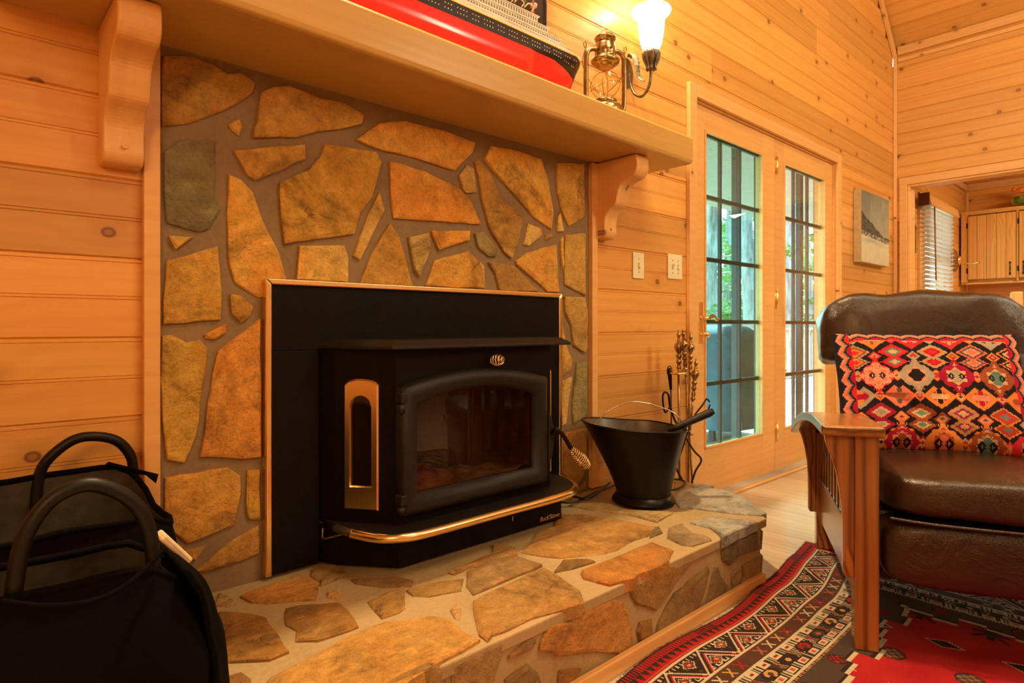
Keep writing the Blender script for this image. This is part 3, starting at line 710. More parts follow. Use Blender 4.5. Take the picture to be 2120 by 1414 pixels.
# latch lobe, rod and spring handle
lobe = [(1.449, .60), (1.462, .585), (1.475, .545), (1.478, .50), (1.465, .45), (1.449, .43)]
m = MB(); m.prism(lobe, FY-.036, FY-.016, 'y'); part(m, 'latch_lobe', black_cast, stove, bevel=.004)
h0, h1, h2, h3 = Vector((1.462, -.243, .528)), onY(1152, 888, -.262), onY(1165, 900, -.268), onY(1182, 928, -.27)
part(MB().tube(spline([h0, h1, h2, h3], 5), .0075, 9), 'handle_rod', black_gloss, stove)
def coil(p0, p1, turns, rf, wire, name, parent, nper=16, mt=brass):
    p0 = Vector(p0); p1 = Vector(p1); d = (p1-p0); L = d.length; d.normalize(); a = d.orthogonal().normalized(); b = d.cross(a); pts = []
    N = int(turns*nper)
    for i in range(N+1):
        t = i/N; q = 2*PI*turns*t; r = rf(t); pts.append(p0+d*L*t+(a*math.cos(q)+b*math.sin(q))*r)
    return part(MB().tube(pts, wire, 5), name, mt, parent)
h4 = onY(1217, 966, -.275)
coil(h3, h4, 12, lambda t: .0085+.0125*math.sin(PI*min(1, t*.92+.02))**1.2*(0.45+.75*t), .0017, 'spring_grip', stove)
part(MB().tube([h3, h3+(h4-h3)*.9], .005, 6), 'grip_core', brass_old, stove)
kc = onY(1016, 745, FY-.01); kd = Vector((.30, -.93, 0)).normalized()
coil(kc, kc+kd*.045, 5, lambda t: .007+.010*math.sin(PI*min(1, t*.9+.05)), .002, 'draft_knob', stove)
part(MB().tube([kc, kc+kd*.04], .0045, 6), 'knob_core', brass_old, stove)
# side windows: brass arched frame with dark glass, on the angled walls
def sidewin(P0, P1, s0, s1, z0, z1, zs, parent):
    P0 = Vector((*P0, 0)); P1 = Vector((*P1, 0)); L = (P1-P0).normalized(); M = frame(P0, L, (0, 0, 1)) if L.x > 0 else frame(P0, L, (0, 0, 1))
    def ar(x0, x1, za, zsd, rise, y, n=12):
        p = [(x0, y, za), (x1, y, za), (x1, y, (za+zsd)/2)]
        for i in range(n+1):
            t = i/n; x = x1+(x0-x1)*t; p.append((x, y, zsd+rise*math.sqrt(max(0, 1-(2*t-1)**2))))
        p.append((x0, y, (za+zsd)/2)); return p
    wI = (s1-s0)
    o1 = ar(s0, s1, z0, z1-.016, .016, 0); o2 = ar(s0, s1, z0, z1-.016, .016, -.008); o3 = ar(s0+.004, s1-.004, z0+.004, z1-.019, .014, -.012)
    i0 = s0+wI*.20; i1 = s1-wI*.22
    i_3 = ar(i0-.003, i1+.003, z0+.062, zs, (i1-i0)/2+.003, -.012); i_2 = ar(i0, i1, z0+.065, zs, (i1-i0)/2, -.007); i_1 = ar(i0, i1, z0+.065, zs, (i1-i0)/2, -.001)
    m = MB(); m.bridge([o1, o2, o3, i_3, i_2, i_1], smooth=False); f = m.build('side_window_frame', brass, parent, M=M)
    m = MB(); m.add(ar(i0-.002, i1+.002, z0+.063, zs, (i1-i0)/2+.002, -.0025), [tuple(range(16))]); m.build('side_window_glass', black_glass, f, M=M)
black_glass = plain('dark_glass', (.012, .007, .004), .06, 0, .1, 10)
P0, P1 = (.785, -.062), (.893, FY)
nrm = Vector((P1[1]-P0[1], -(P1[0]-P0[0]), 0)).normalized(); dv = Vector((P1[0]-P0[0], P1[1]-P0[1], 0)).normalized()
a0 = (onP(715, 900, (*P0, 0), nrm)-Vector((*P0, 0))).dot(dv); a1 = (onP(786, 900, (*P0, 0), nrm)-Vector((*P0, 0))).dot(dv)
wz1 = onP(750, 784, (*P0, 0), nrm).z; wz0 = onP(750, 1054, (*P0, 0), nrm).z; wzs = onP(750, 842, (*P0, 0), nrm).z
sidewin(P0, P1, a0, a1, wz0, wz1, wzs, stove)
Lr = math.dist((1.492, FY), (1.60, -.062))
sidewin((1.492, FY), (1.600, -.062), Lr-a1, Lr-a0, wz0, wz1, wzs, stove)
# lettering on the apron
def text_obj(s, size, mt, parent, O, L, U, name='lettering', shear=.3, ext=.0006):
    cu = bpy.data.curves.new(name, 'FONT'); cu.body = s; cu.size = size; cu.shear = shear; cu.extrude = ext; cu.offset = .0003
    t = bpy.data.objects.new('tmp', cu); C.objects.link(t); dg_ = bpy.context.evaluated_depsgraph_get(); me = bpy.data.meshes.new_from_object(t.evaluated_get(dg_))
    C.objects.unlink(t); bpy.data.objects.remove(t)
    M0 = Matrix((Vector(L), Vector(U), Vector(L).cross(Vector(U)))).transposed().to_4x4(); M0.translation = Vector(O)
    me.materials.clear(); me.materials.append(mt); o = bpy.data.objects.new(name, me); link(o, M0, parent); return o
text_obj("Buck'Stove", .0215, brass, stove, (1.440, FY-.0008, .232), (1, 0, 0), (0, 0, 1))
part(MB().box(1.318, 1.322, FY-.0016, FY, .262, .276), 'paint_chip', plain('chip', (.5, .4, .3), .6), stove)

# ------------------------------------------------------------------ coal bucket, cable, shovel
BC = Vector((1.940, -.262, HZT+.006))
bk = thing('coal_hod', 'black steel coal bucket with flared spout standing on the hearth', 'bucket', BC)
def hod(u, v, inner=0.):
    a = 2*PI*u; ca, sa = math.cos(a), math.sin(a)
    h = .02+v*.262
    r = .098+.050*v
    # spout points to the left of the picture: local -R direction
    sp = max(0, ca)**2; dn = max(0, -ca)**2
    r = r+v**1.5*(.085*sp+.012*dn); top = .012*sp+.0*dn-.040*max(0, sa)*0
    hh = h+v**2*(.018*sp-.004*abs(sa)-.016*dn)
    r -= inner
    d = -_R*ca+_F*sa
    return (d.x*r, d.y*r, hh)
m = MB(); m.grid(lambda u, v: hod(u, v), 48, 14, closed_u=True)
m.build('bucket_shell', black_gloss, bk)
m = MB(); m.grid(lambda u, v: hod(u, .02+v*.98, .003), 48, 12, closed_u=True); m.build('bucket_lining', plain('dark_zinc', (.10, .08, .06), .4, .6, .3, 20), bk)
MB().tube([Vector(hod(i/48, 1)) for i in range(48)], .004, 6, closed=True).build('rolled_rim', black_gloss, bk)
MB().lathe([(0, .012), (.098, .012), (.099, .030), (.104, .026), (.118, .006), (.119, 0), (.112, 0)], 40).build('foot_ring', black_gloss, bk)
ash2 = plain('coal_ash', (.14, .11, .08), .95, 0, .5, 40, .8); MB().lathe([(0, .19), (.06, .186), (.115, .175)], 24).build('ash_fill', ash2, bk)
ha, hb = Vector(hod(.04, .97)), Vector(hod(.52, .99))
hb = Vector(hod(.5, 1)) ; ha = Vector(hod(.0, .93))+_R*.035
top = (ha+hb)/2+Vector((0, 0, .082))
bp = spline([ha, ha*.86+hb*.14+Vector((0, 0, .055)), ha*.62+hb*.38+Vector((0, 0, .094)), ha*.42+hb*.58+Vector((0, 0, .092)), ha*.36+hb*.64+Vector((0, 0, .088)), ha*.14+hb*.86+Vector((0, 0, .062)), ha*.02+hb*.98+Vector((0, 0, .02)), hb+_R*.004], 6)
MB().tube(bp, .0026, 7).build('bail_handle', steel, bk)
for q in (ha, hb+_R*.004): MB().lathe([(0, -.004), (.008, -.004), (.008, .004), (0, .004)], 10, M=Matrix.Translation(q) @ Matrix.Rotation(TH, 4, 'Z') @ Matrix.Rotation(PI/2, 4, 'X')).build('handle_lug', steel, bk)
sh = thing('ash_shovel', 'black ash shovel lying in the coal bucket, its handle sticking out right', 'shovel', BC+Vector((0, 0, .2)))
s0 = onY(1412, 898, -.36); s1 = onY(1466, 861, -.44)
s0 = BC+_R*.10+Vector((0, 0, .262)); s1 = BC+_R*.262+Vector((0, 0, .336))-_F*.01; s00 = BC-_R*.02+Vector((0, 0, .205))
MB().tube([s00, s0], .006, 8).build('shaft', black_gloss, sh, world=True)
MB().tube([s0, s0*.8+s1*.2, s1*.9+s0*.1, s1], [.010, .0125, .0155, .011], 10).build('grip', black_cast, sh, world=True)
dsh = (s0-s1).normalized(); bc_ = s00
m = MB(); m.grid(lambda u, v: bc_+dsh*(.09*v-.01)+_F*(.07*(u-.5))+Vector((0, 0, .02*abs(2*u-1)**2-.0)), 8, 5); o_ = m.build('scoop', black_gloss, sh, world=True)
md = o_.modifiers.new('solid', 'SOLIDIFY'); md.thickness = .002
cb = thing('power_cable', 'black cable snaking over the hearth behind the coal bucket', 'cable', (1.75, -.1, HZT+.01))
def hz(px, py, z=HZT+.013): return onZ(px, py, z)
MB().tube(spline([hz(1150, 1034), hz(1165, 1040), hz(1195, 1038), hz(1225, 1022), hz(1258, 1010), hz(1285, 1000), hz(1330, 996), hz(1385, 1014), hz(1412, 1007), hz(1418, 999), hz(1408, 993), hz(1380, 992), hz(1340, 990)], 8), .0042, 8).build('cable_run', cable, cb, world=True)
MB().tube(spline([hz(1150, 1023), hz(1190, 1028), hz(1215, 1033, HZT+.02), hz(1240, 1018, HZT+.022), hz(1262, 1000)], 8), .0045, 8).build('cable_run', cable, cb, world=True)

# ------------------------------------------------------------------ fireplace tools on the floor beside the hearth
def turned(parent, top, down, s=1., mt=brass_old, name='turned_handle'):
    """ornate turned handle; top point, direction down"""
    prof = [(0, 0), (.003, .001), (.005, .006), (.004, .013), (.007, .018), (.009, .024), (.006, .031), (.0045, .040), (.008, .046), (.0045, .052), (.013, .058), (.017, .066), (.018, .076), (.013, .090), (.008, .100), (.006, .104), (.011, .110), (.012, .118), (.006, .126), (.010, .134), (.011, .142), (.0055, .150), (.008, .158), (.0095, .168), (.006, .180), (.011, .186), (.012, .190), (.006, .194), (.0, .194)]
    d = Vector(down).normalized(); q = d.to_track_quat('Z', 'Y').to_matrix().to_4x4(); M = Matrix.Translation(top) @ q
    return part(MB().lathe([(r*s*1.1, z*s) for r, z in prof], 14, M=M), name, mt, parent)
TB = Vector((2.475, -.13, .0))
stand = thing('fireplace_tool_stand', 'tall brass tool stand with round plate beside the hearth', 'tool stand', TB)
def at(px, py, Yv): return onY(px, py, Yv)
st = at(1405, 683, -.13); sb = Vector((st.x+.01, -.13, .02))
turned(stand, st, sb-st, 1.02)
dz = at(1410, 771, -.13)
part(MB().tube([st-Vector((0, 0, .19)), sb], .0055, 8), 'pole', brass_old, stand)
part(MB().lathe([(0, .018), (.016, .014), (.026, .006), (.040, .002), (.043, -.002), (.040, -.007), (.012, -.009), (0, -.009)], 28, M=Matrix.Translation((st.x, -.13, dz.z))), 'tool_plate', brass, stand)
part(MB().lathe([(0, .03), (.012, .028), (.03, .014), (.07, .008), (.075, 0), (0, 0)], 28, M=Matrix.Translation((st.x+.02, -.13, .0))), 'base', brass_old, stand)
def tool(name, label, top, bot, Yt, Yb, kind):
    a = at(*top, Yt); b = at(*bot, Yb); d = (b-a).normalized()
    b = a+d*min((b-a).length, (a.z-.03)/max(.01, -d.z))
    t = thing(name, label, 'fire tool', (b.x, b.y, b.z)); turned(t, a, d, .95 if kind != 'tongs' else .8)
    part(MB().tube([a+d*.17, b], .0048, 8), 'shaft', brass_old, t)
    if kind == 'brush': part(MB().lathe([(.006, -.03), (.02, -.02), (.028, .05), (0, .05)], 14, M=Matrix.Translation(b-Vector((0, 0, .02)))), 'bristles', black_cast, t)
    if kind == 'poker': part(MB().tube([b, b+d*.02, b+d*.02+Vector((.02, .0, -.004))], .005, 6), 'hook', brass_old, t)
    if kind == 'shovel':
        m = MB(); m.grid(lambda u, v: b+d*(.09*v-.05)+_R*(.08*(u-.5))+_F*(.015*(2*u-1)**2), 8, 4); x_ = part(m, 'blade', brass_old, t); x_.modifiers.new('s', 'SOLIDIFY').thickness = .002
    return t
tool('fireplace_poker', 'brass-handled poker, second handle from the left in the tool stand', (1414, 682), (1437, 1060), -.16, -.11, 'poker')
tool('hearth_brush', 'brass-handled hearth brush, third handle from the left in the tool stand', (1430, 688), (1424, 1080), -.15, -.14, 'brush')
tool('hearth_shovel', 'short brass-handled shovel leaning lowest and rightmost of the tools', (1442, 742), (1429, 890), -.19, -.19, 'poker')
tg = thing('fireplace_tongs', 'black scissor tongs with loop grips leaning behind the coal bucket', 'tongs', (2.46, -.12, .05))
Yt = -.17
def P_(x, y): return onY(x, y, Yt)
part(MB().tube(spline([P_(1372, 820), P_(1376, 812), P_(1384, 818), P_(1387, 840), P_(1398, 872), P_(1412, 890), P_(1425, 915), P_(1438, 935), P_(1452, 952), P_(1440, 975), P_(1432, 1000)], 6), .0045, 7), 'arm', black_gloss, tg)
part(MB().tube(spline([P_(1469, 832), P_(1463, 826), P_(1455, 838), P_(1438, 862), P_(1460, 860), P_(1470, 838)], 6), .004, 7), 'loop_grip', black_gloss, tg)
part(MB().tube(spline([P_(1438, 862), P_(1425, 890), P_(1412, 930), P_(1400, 965), P_(1412, 992)], 6), .0045, 7), 'arm', black_gloss, tg)
part(MB().tube(spline([P_(1387, 842), P_(1378, 854), P_(1373, 838), P_(1372, 820)], 5), .004, 7), 'loop_grip', black_gloss, tg)
pk = thing('black_poker', 'black iron poker with tapered grip hanging left of the brass stand', 'fire tool', at(1387, 880, -.10))
part(MB().tube([at(1386, 762, -.10), at(1386, 768, -.10), at(1389, 806, -.10)], [.006, .0105, .006], 10), 'grip', black_gloss, pk)
part(MB().tube(spline([at(1382, 775, -.1), at(1382, 762, -.10), at(1387, 758, -.10), at(1391, 764, -.1)], 5), .0022, 6), 'hanging_loop', black_gloss, pk)
part(MB().tube([at(1389, 806, -.10), Vector((at(1389, 806, -.10).x+.012, -.10, .02))], .0034, 6), 'shaft', black_gloss, pk)

# ------------------------------------------------------------------ things on the mantel
SY = -.145
ship = thing('model_ocean_liner', 'long model steamship with red hull and black band on the mantel', 'model ship', (1.0, SY, MZ1))
SX1, SX0 = 1.700, .24; DK = 1.832
def hullsec(x):
    # t from stern (0) to bow (1)
    t = (SX1-x)/(SX1-SX0)
    b = .056*min(1, (max(0, t)/.13)**.55)*min(1, ((1-t)/.3+.02)**.6)
    return t, b
def hull(u, v, side, z0f, z1f):
    x = SX1-(SX1-SX0)*u; t, b = hullsec(x)
    b_top = .056*min(1, (max(0, t)/.05)**.5)
    zz = z0f(t)+(z1f(t)-z0f(t))*v
    hgt = (zz-MZ1)/(DK-MZ1)
    # stern counter sweeps in underneath
    k = min(1, max(0, hgt)*1.6+.25) if t > .2 else min(1, max(.05, hgt*1.1+.1)**(1+2.6*(1-t/.2)))
    b = b+(min(b_top, .056)-b)*max(0, min(1, (hgt-.55)/.3)) if t < .13 else b
    xs = x-(max(0, .07-t)/.07)*.085*(1-hgt)**1.2 if t < .07 else x
    return (xs, SY+side*b*k, zz)
band0 = lambda t: 1.790-.0*(t)-max(0, .12-t)*.18; deckz = lambda t: DK-.004*max(0, .3-t)/.3+.010*max(0, t-.6); keel = lambda t: MZ1+.004
m = MB()
for sd in (-1, 1): m.grid(lambda u, v: hull(u, v, sd, keel, band0), 60, 10)
m.build('lower_hull', red_paint, ship, world=True)
m = MB()
for sd in (-1, 1): m.grid(lambda u, v: hull(u, v, sd*1.012, band0, deckz), 60, 4)
m.add([hull(i/30, 1, -1, band0, deckz) for i in range(31)]+[hull(i/30, 1, 1, band0, deckz) for i in range(31)], [(i, i+1, 32+i, 31+i) for i in range(30)])
m.build('upper_hull', black_paint, ship, world=True)
m = MB(); m.tube([Vector(hull(i/60, 1, -1.03, band0, deckz)) for i in range(60)], .0016, 5); m.tube([Vector(hull(i/60, 1, 1.03, band0, deckz)) for i in range(60)], .0016, 5)
m.build('yellow_stripe', yellow_paint, ship, world=True)
m = MB()
for i in range(118):
    u = .05+i*.0078
    if (i % 9) in (2, 6): continue
    for vv in (.32, .66):
        c = Vector(hull(u, vv, -1.02, band0, deckz)); m.lathe([(0, 0), (.0019, 0), (.0019, .0014), (0, .0014)], 6, M=Matrix.Translation(c) @ Matrix.Rotation(PI/2, 4, 'X'))
tag(m.build('portholes', white_paint, ship, world=True, normals=False), kind='stuff')
m = MB(); m.add([(SX1-.105, SY-.003, MZ1+.004), (SX1-.062, SY-.003, MZ1+.004), (SX1-.052, SY-.003, MZ1+.06), (SX1-.10, SY-.003, MZ1+.06), (SX1-.105, SY+.003, MZ1+.004), (SX1-.062, SY+.003, MZ1+.004), (SX1-.052, SY+.003, MZ1+.06), (SX1-.10, SY+.003, MZ1+.06)], [(0,3,2,1),(4,5,6,7),(0,1,5,4),(1,2,6,5),(2,3,7,6),(3,0,4,7)]); m.build('rudder', red_paint, ship, world=True, bevel=.002)
m = MB(); m.prism([(SX1-.002, SY-.012), (SX1-.03, SY-.040), (SX1-.12, SY-.052), (SX0+.3, SY-.055), (SX0+.3, SY+.055), (SX1-.12, SY+.052), (SX1-.03, SY+.04), (SX1-.002, SY+.012)], DK-.002, DK+.012, 'z'); m.build('main_deck', white_paint, ship, world=True)
tiers = [(1.605, .046, .010, .022), (1.56, .044, .022, .040), (1.50, .042, .040, .062), (1.455, .038, .062, .088)]
for x1_, hw, a, b_ in tiers:
    m = MB(); m.box(SX0+.25, x1_, SY-hw, SY+hw, DK+a, DK+b_-.002); m.box(SX0+.24, x1_+.008, SY-hw-.003, SY+hw+.003, DK+b_-.003, DK+b_)
    t_ = m.build('deck_house', white_paint, ship, world=True, bevel=.0008, seg=1)
    m = MB()
    for i in range(int((x1_-.52)/.011)): m.box(x1_-.012-i*.011, x1_-.007-i*.011, SY-hw-.0006, SY-hw, DK+a+.006, DK+b_-.007)
    tag(m.build('window_row', plain('tiny_windows', (.2, .17, .14), .4), t_, world=True, normals=False), kind='stuff')
part(MB().tube([(1.46, SY-.01, DK+.05), (1.462, SY-.01, DK+.36)], .0035, 6), 'mast', plain('mast_red', (.42, .13, .05), .5), ship)
m = MB()
for q in ((1.62, .02), (1.58, .03), (1.36, .09), (1.30, .09), (1.40, .07)): m.tube([(1.461, SY-.01, DK+.30), (q[0], SY-.02, DK+q[1])], .0005, 3)
part(m, 'rigging', plain('thread', (.6, .5, .35), .7), ship)
part(MB().tube([(1.585, SY-.01, DK+.012), (1.585, SY-.01, DK+.036), (1.555, SY-.02, DK+.06)], .0018, 5), 'derrick', black_paint, ship)
part(MB().tube([(1.52, SY-.02, DK+.038), (1.555, SY-.02, DK+.040)], .0016, 5), 'derrick', plain('mast_red2', (.42, .13, .05), .5), ship)
for i in range(3): part(MB().tube(spline([(1.42-i*.045, SY-.044, DK+.088), (1.425-i*.045, SY-.05, DK+.102), (1.40-i*.045, SY-.052, DK+.105), (1.385-i*.045, SY-.048, DK+.09)], 5), .002, 5), 'lifeboat_davit', plain('davit', (.72, .5, .22), .5), ship)
bpic = thing('framed_dark_picture', 'dark picture hanging behind the model ship on the pine wall', 'picture', (1.45, -.02, 1.99))
part(MB().box(1.26, 1.652, -.034, -.002, 1.972, 2.40), 'frame', black_gloss, bpic, bevel=.003)
part(MB().box(1.285, 1.627, -.0355, -.034, 1.997, 2.375), 'print', plain('dark_print', (.03, .015, .015), .3, 0, .6, 12), bpic)
pp = thing('small_potted_plant', 'small green leafy plant with a pink flower above the model ship', 'plant', (1.40, -.055, MZ1))
part(MB().lathe([(0, 0), (.026, 0), (.034, .055), (.036, .06), (.030, .06), (0, .052)], 20, M=Matrix.Translation((1.375, -.048, MZ1))), 'pot', plain('terracotta', (.5, .22, .1), .7), pp)
m = MB(); rr = random.Random(8)
part(MB().tube([(1.375, -.048, MZ1+.05), (1.378, -.05, MZ1+.2), (1.385, -.05, MZ1+.34)], .003, 5), 'stem', plain('stem_green', (.12, .2, .05), .6), pp)
for i in range(90):
    c = Vector((1.385+rr.gauss(0, .030), -.052+rr.uniform(-.025, .02), MZ1+.30+rr.gauss(0, .04))); a = rr.uniform(0, 2*PI); d = Vector((math.cos(a), math.sin(a)*.5, rr.uniform(-.3, .8))).normalized()*.020; s_ = d.cross(Vector((0, 1, .2))).normalized()*.006
    m.add([c, c+d*.5+s_, c+d, c+d*.5-s_], [(0, 1, 2, 3)])
tag(part(m, 'foliage', plain('leaf_green', (.10, .28, .05), .5, 0, .4, 30), pp, normals=False), kind='stuff')
part(MB().lathe([(0, -.01), (.012, -.004), (.014, .006), (0, .012)], 10, M=Matrix.Translation((1.555, -.06, 2.035))), 'flower', plain('pink_petal', (.85, .35, .45), .5), pp)
part(MB().tube(spline([(1.385, -.05, MZ1+.33), (1.45, -.055, MZ1+.39), (1.555, -.06, 2.03)], 5), .0012, 4), 'flower_stem', plain('stem_g2', (.2, .2, .08), .6), pp)

# hurricane lantern
LC = Vector((1.832, -.165, MZ1))
lan = thing('hurricane_lantern', 'old brass kerosene lantern with clear globe on the mantel end', 'lantern', LC)
def lp_(prof, name, mt, n=28): return MB().lathe(prof, n).build(name, mt, lan)
lp_([(0, 0), (.062, 0), (.066, .006), (.066, .040), (.060, .050), (.034, .056), (0, .056)], 'fuel_tank', brass_old)
lp_([(.040, .056), (.044, .060), (.044, .070), (.038, .075), (.030, .073), (.026, .066)], 'burner_gallery', brass_old)
lp_([(.030, .074), (.040, .090), (.050, .118), (.052, .140), (.047, .165), (.036, .190), (.031, .200)], 'glass_globe', glass_lamp, 32)
lp_([(.026, .196), (.034, .198), (.036, .204), (.044, .206), (.053, .214), (.055, .222), (.048, .228), (.040, .234), (.038, .240), (.040, .243), (.040, .268), (.036, .276), (.037, .284), (.030, .292), (.026, .298), (.038, .300), (.041, .306), (.036, .314), (.020, .322), (.008, .326), (0, .327)], 'chimney_cap', brass_old)
for k in range(10):
    a = 2*PI*k/10; MB().lathe([(0, 0), (.004, 0), (.004, .002), (0, .002)], 8, M=Matrix.Translation((.0385*math.cos(a), .0385*math.sin(a), .256)) @ Matrix.Rotation(a, 4, 'Z') @ Matrix.Rotation(PI/2, 4, 'Y')).build('vent_hole', black_iron, lan) if k % 2 else None
sd_ = Vector((_R.x, _R.y, 0)).normalized()*1.0
sdl = (sd_*.9+Vector((_F.x, _F.y, 0))*.25).normalized()
for s_ in (-1, 1):
    d = sdl*s_
    pts = spline([d*.060+Vector((0, 0, .03)), d*.074+Vector((0, 0, .045)), d*.078+Vector((0, 0, .09)), d*.078+Vector((0, 0, .20)), d*.074+Vector((0, 0, .245)), d*.056+Vector((0, 0, .262)), d*.036+Vector((0, 0, .262))], 6)
    MB().tube(pts, .0095, 10).build('side_tube', brass_old, lan)
    q = d*.078+Vector((0, 0, .262)); MB().tube(spline([q, q+Vector((0, 0, .018)), q+d*.006+Vector((0, 0, .026)), q+d*.010+Vector((0, 0, .014)), q+d*.004], 4), .0022, 6).build('bail_ear', brass_old, lan)
MB().tube(spline([Vector((0, 0, .324))+sdl*-.014, Vector((0, 0, .340))+sdl*-.012, Vector((0, 0, .348)), Vector((0, 0, .340))+sdl*.012, Vector((0, 0, .324))+sdl*.014], 5), .0016, 5).build('top_ring', steel, lan)
for a_ in (.5, 2.1):
    pts = [Vector((.056*math.cos(a_)*math.cos(q)-.0*math.sin(q), .056*math.sin(a_)*math.cos(q), .132+.052*math.sin(q))) for q in [2*PI*i/24 for i in range(24)]]
    MB().tube(pts, .0013, 5, closed=True).build('globe_guard', brass_old, lan)
MB().tube(spline([sdl*-.062+Vector((0, 0, .10)), _F*-.054+Vector((0, 0, .125)), sdl*.062+Vector((0, 0, .15))], 6), .0012, 5).build('guard_wire', brass_old, lan)
MB().tube(spline([sdl*-.08+Vector((0, 0, .264)), sdl*-.085+_F*.03+Vector((0, 0, .2)), _F*.09+Vector((0, 0, .13)), sdl*.085+_F*.03+Vector((0, 0, .2)), sdl*.08+Vector((0, 0, .264))], 6), .0015, 5).build('bail', brass_old, lan)

# wall sconce
SC = Vector((2.186, -.001, 1.985))
sco = thing('wall_sconce', 'lit bell-glass wall lamp on a curved bronze arm beside the door', 'lamp', SC)
m = MB(); m.lathe([(0, -.014), (.020, -.013), (.036, -.008), (.042, 0)], 28, M=Matrix.Translation(SC) @ Matrix.Scale(1.6, 4, (0, 0, 1)) @ Matrix.Rotation(-PI/2, 4, 'X') @ Matrix.Scale(-1, 4, (0, 0, 1)) @ Matrix.Translation((0, 0, 0)))
part(m, 'back_plate', dark_bronze, sco)
SHc = Vector((2.182, -.128, 2.045))
arm = spline([SC+Vector((0, -.012, -.01)), SC+Vector((0, -.02, -.06)), SC+Vector((-.004, -.045, -.105)), SC+Vector((-.004, -.085, -.122)), SC+Vector((-.004, -.118, -.085)), SHc+Vector((0, 0, -.075)), SHc+Vector((0, 0, -.03))], 7)
part(MB().tube(arm, .0062, 9), 'curved_arm', dark_bronze, sco)
m = MB(); q0 = SC+Vector((0, -.030, .045))
lf = spline([q0+Vector((0, .012, .02)), q0+Vector((0, -.012, .022)), q0+Vector((.0, -.026, -.01)), q0+Vector((0, -.032, -.05)), q0+Vector((0, -.040, -.085)), q0+Vector((0, -.064, -.105))], 5)
wd = [.006, .012, .017, .020, .021, .021, .020, .019, .018, .017, .016, .015, .014, .013, .012, .011, .010, .009, .008, .007, .006, .005, .004, .003, .002, .001]
m.grid(lambda u, v: lf[min(len(lf)-1, int(round(v*(len(lf)-1))))]+Vector(((u-.5)*2*wd[min(25, int(round(v*25)))]*1.25, .010*abs(2*u-1)+.0025*math.sin(v*60), .0)), 9, 26)
lo_ = part(m, 'acanthus_leaf', plain('antique_silver_leaf', (.30, .26, .19), .5, .6, .3, 60), sco); lo_.modifiers.new('s', 'SOLIDIFY').thickness = .0025
part(MB().lathe([(.006, -.085), (.016, -.083), (.014, -.072), (.016, -.060), (.024, -.045), (.033, -.030), (.036, -.018), (.033, -.008), (.02, -.006)], 24, M=Matrix.Translation(SHc)), 'shade_holder', dark_bronze, sco)
for k in range(8):
    a = 2*PI*k/8; d = Vector((math.cos(a), math.sin(a), 0)); part(MB().tube(spline([SHc+d*.034+Vector((0, 0, -.012)), SHc+d*.030+Vector((0, 0, -.04)), SHc+d*.018+Vector((0, 0, -.07)), SHc+d*.020+Vector((0, 0, -.086))], 3), [.006, .0065, .007, .007, .006, .006, .005, .005, .005, .004][:10], 6), 'holder_petal', dark_bronze, sco)
bell = [(.026, -.010), (.034, .0), (.044, .02), (.052, .055), (.056, .09), (.058, .118), (.062, .132), (.074, .142), (.083, .150), (.086, .160), (.082, .166)]
bell = [(r*.96, z*1.02) for r, z in bell]
m = MB(); m.lathe(bell+[(r-.003, z) for r, z in bell[::-1]], 36, M=Matrix.Translation(SHc)); m.f = [f for f in m.f if len(f) == 4]; m.sm = [True]*len(m.f)
part(m, 'glass_shade', emit('lit_frosted_glass', (1, .86, .62), 5.0), sco)
bl = bpy.data.lights.new('sconce_bulb', 'POINT'); bl.energy = 7; bl.color = (1, .74, .40); bl.shadow_soft_size = .03
bo = bpy.data.objects.new('sconce_bulb', bl); C.objects.link(bo); bo.parent = sco; bo.location = SHc+Vector((0, 0, .21))-SC
# ------------------------------------------------------------------ french doors
dn = thing('door_1', 'pair of glazed pine french doors with dark muntins looking onto the porch', 'door', (3.63, .03, 0), kind='structure')
